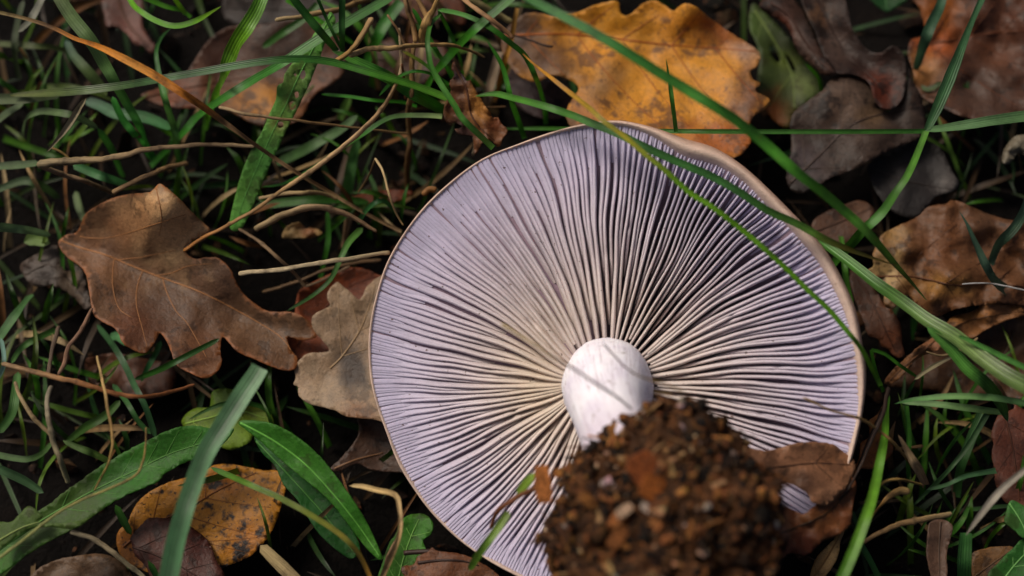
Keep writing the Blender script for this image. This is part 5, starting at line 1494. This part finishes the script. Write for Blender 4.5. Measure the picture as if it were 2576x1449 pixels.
# blades of middle height growing between the traced ones; each is named by its look and the thing it grows beside
zones = [((400, 330, 1080, 640), 46), ((0, 20, 210, 880), 40), ((900, 0, 1290, 380), 30), ((2170, 1000, 2570, 1440), 38), ((0, 940, 320, 1230), 20), ((640, 1080, 1060, 1449), 16), ((2400, 330, 2576, 520), 10)]
marks = [('the foot of the holed blade', 610, 560), ('the long tan stem', 790, 430), ('the arching tan stem', 780, 530), ('the straight pale stem', 850, 660), ('the cap edge', 1000, 540), ('the curled golden rimmed leaf', 1190, 280),
         ('the jointed dry stalk', 1030, 250), ('the swollen dry sheath', 1070, 60), ('the dry stem knot', 860, 140), ('the thick tan stem', 200, 400), ('the orange dry blade', 240, 110), ('the grey dry leaf blade', 160, 320),
         ('the hazy level blade', 60, 240), ('the oak leaf base', 120, 600), ('the grey weathered leaf', 130, 720), ('the twisted brown stalk', 180, 860), ('the bright slanting blade', 2180, 1280), ('the looped dry stalk', 2260, 1210),
         ('the bark like leaf', 2360, 1380), ('the brick brown leaf', 2520, 1160), ('the pale grey dry blade', 2480, 1290), ('the level pale blades', 2400, 1020), ('the drooping grey stem', 140, 1090), ('the russet dead leaf', 290, 940),
         ('the hairy green leaf', 280, 1180), ('the kinked straw blade', 980, 1280), ('the glossy arching leaf', 780, 1180), ('the flat straw piece', 700, 1410), ('the papery husk', 2560, 370), ('the charcoal leaf', 2420, 480), ('the raised oak lobe', 430, 500), ('the dark gap scrap', 760, 580)]
gcol = [('346618', 'green'), ('447a1c', 'fresh green'), ('284f16', 'dark green'), ('4c6c22', 'olive green'), ('386a1c', 'mid green'), ('5c7e26', 'yellowish green')]
for (x0, y0, x1, y1), cnt in zones:
    for i in range(cnt):
        a, b = RF.uniform(x0, x1), RF.uniform(y0, y1)
        an = RF.gauss(math.pi / 2, 0.9)
        L = RF.uniform(90, 280)
        bend = RF.gauss(0, 0.3)
        pl = []
        for j in range(5):
            t = j / 4
            pl.append((a + math.cos(an + bend * t) * L * t, b - math.sin(an + bend * t) * L * t))
        pk = RF.uniform(7, 19)
        ww = RF.uniform(7, 17)
        hexc, cname = RF.choice(gcol)
        straw = RF.random() < 0.27
        if straw:
            hexc, cname = RF.choice((('7a6240', 'tan'), ('8c744c', 'pale tan'), ('5c452b', 'brown'), ('6e4a28', 'russet'), ('94805c', 'straw coloured')))
        wname = 'hair thin' if ww < 9.5 else ('narrow' if ww < 13.5 else 'wide')
        sname = 'straight' if abs(bend) < 0.15 else ('slightly bent' if abs(bend) < 0.4 else 'curved')
        lname = 'short' if L < 140 else ('long' if L > 210 else '')
        mk = min(marks, key=lambda q: (q[1] - pl[2][0]) ** 2 + (q[2] - pl[2][1]) ** 2)[0]
        lab = ' '.join(f'{lname} {wname} {sname} {cname} {"dry grass" if straw else "grass blade"} beside {mk}'.split())
        blade(pl, ww, [-3, pk * 0.7, pk, pk * 0.85], hexc, lab, ('low dry grass beside ' if straw else 'low grass blades beside ') + mk, name='dry_straw' if straw else 'grass_blade', cat='dry grass' if straw else 'grass blade', mat='dry' if straw else RF.choice(('grass', 'grass_soft')), tips=(0, 0.6), twist=RF.uniform(-0.7, 0.7), step=24)

acc = ([], [], [])
accu = []
greens = [lin(q) for q in ('234a1a', '2a5a1e', '2c4a20', '3a5020', '2e5418', '1c3a14')]
browns2 = [lin(q) for q in ('54402a', '6a5436', '3c2c1a', '46382a')]
for i in range(2600):
    if i < 850:
        x, y = RF.uniform(-0.19, 0.19), RF.uniform(-0.13, 0.14)
    else:
        x, y = RF.uniform(-0.42, 0.42), RF.uniform(-0.34, 0.40)
        if abs(x) < 0.15 and abs(y) < 0.10:
            continue
    p0 = Vector((x, y, -0.004))
    if over_cap(p0, -0.006):
        continue
    a = RF.uniform(0, 6.28)
    L = RF.uniform(0.012, 0.034)
    top = RF.uniform(0.003, 0.010)
    d = Vector((math.cos(a), math.sin(a), 0))
    sd2 = Vector((-d.y, d.x, 0)) * RF.uniform(-0.12, 0.12)
    n = 7
    pts = []
    for j in range(n):
        t = j / (n - 1)
        pts.append(p0 + d * (L * t) + sd2 * (L * t * t) + Vector((0, 0, 0.003 * t + top * math.sin(math.pi * 0.6 * t))))
    w = RF.uniform(0.0006, 0.0017)
    cc = RF.choice(greens) if RF.random() < 0.42 else RF.choice(browns2)
    v, f, c2, u2 = ribbon(pts, [w] * n, [cc] * n, 0.4, RF.uniform(-0.6, 0.6), (0.05, 0.6), nu=3)
    b = len(acc[0])
    acc[0].extend(v)
    acc[1].extend(tuple(q + b for q in ff) for ff in f)
    acc[2].extend(c2)
    accu.extend(u2)
o = mesh_ob('grass', acc[0], acc[1], M['grass'], origin=(0, 0, 0), cols=acc[2], uvs=accu)
tag(o, 'low tangled grass and straw covering the dark soil between the leaves', 'grass', kind='stuff')

acc = ([], [], [])
for i in range(2200):
    x, y = RF.gauss(0, 0.16), RF.gauss(0, 0.14)
    p = Vector((x, y, RF.uniform(-0.004, 0.001)))
    lump(acc, p, RF.choice((0.0006, 0.001, 0.0015, 0.0025)), RF.choice([lin(q) for q in ('1a110b', '24170e', '100b07', '33200f', '402c1a')]), RF, 0.45)
o = mesh_ob('leaf_litter', acc[0], acc[1], M['crumbs'], origin=(0, 0, 0), cols=acc[2], smooth=False)
tag(o, 'dark crumbs of rotted leaf litter strewn over the soil', 'litter', kind='stuff')
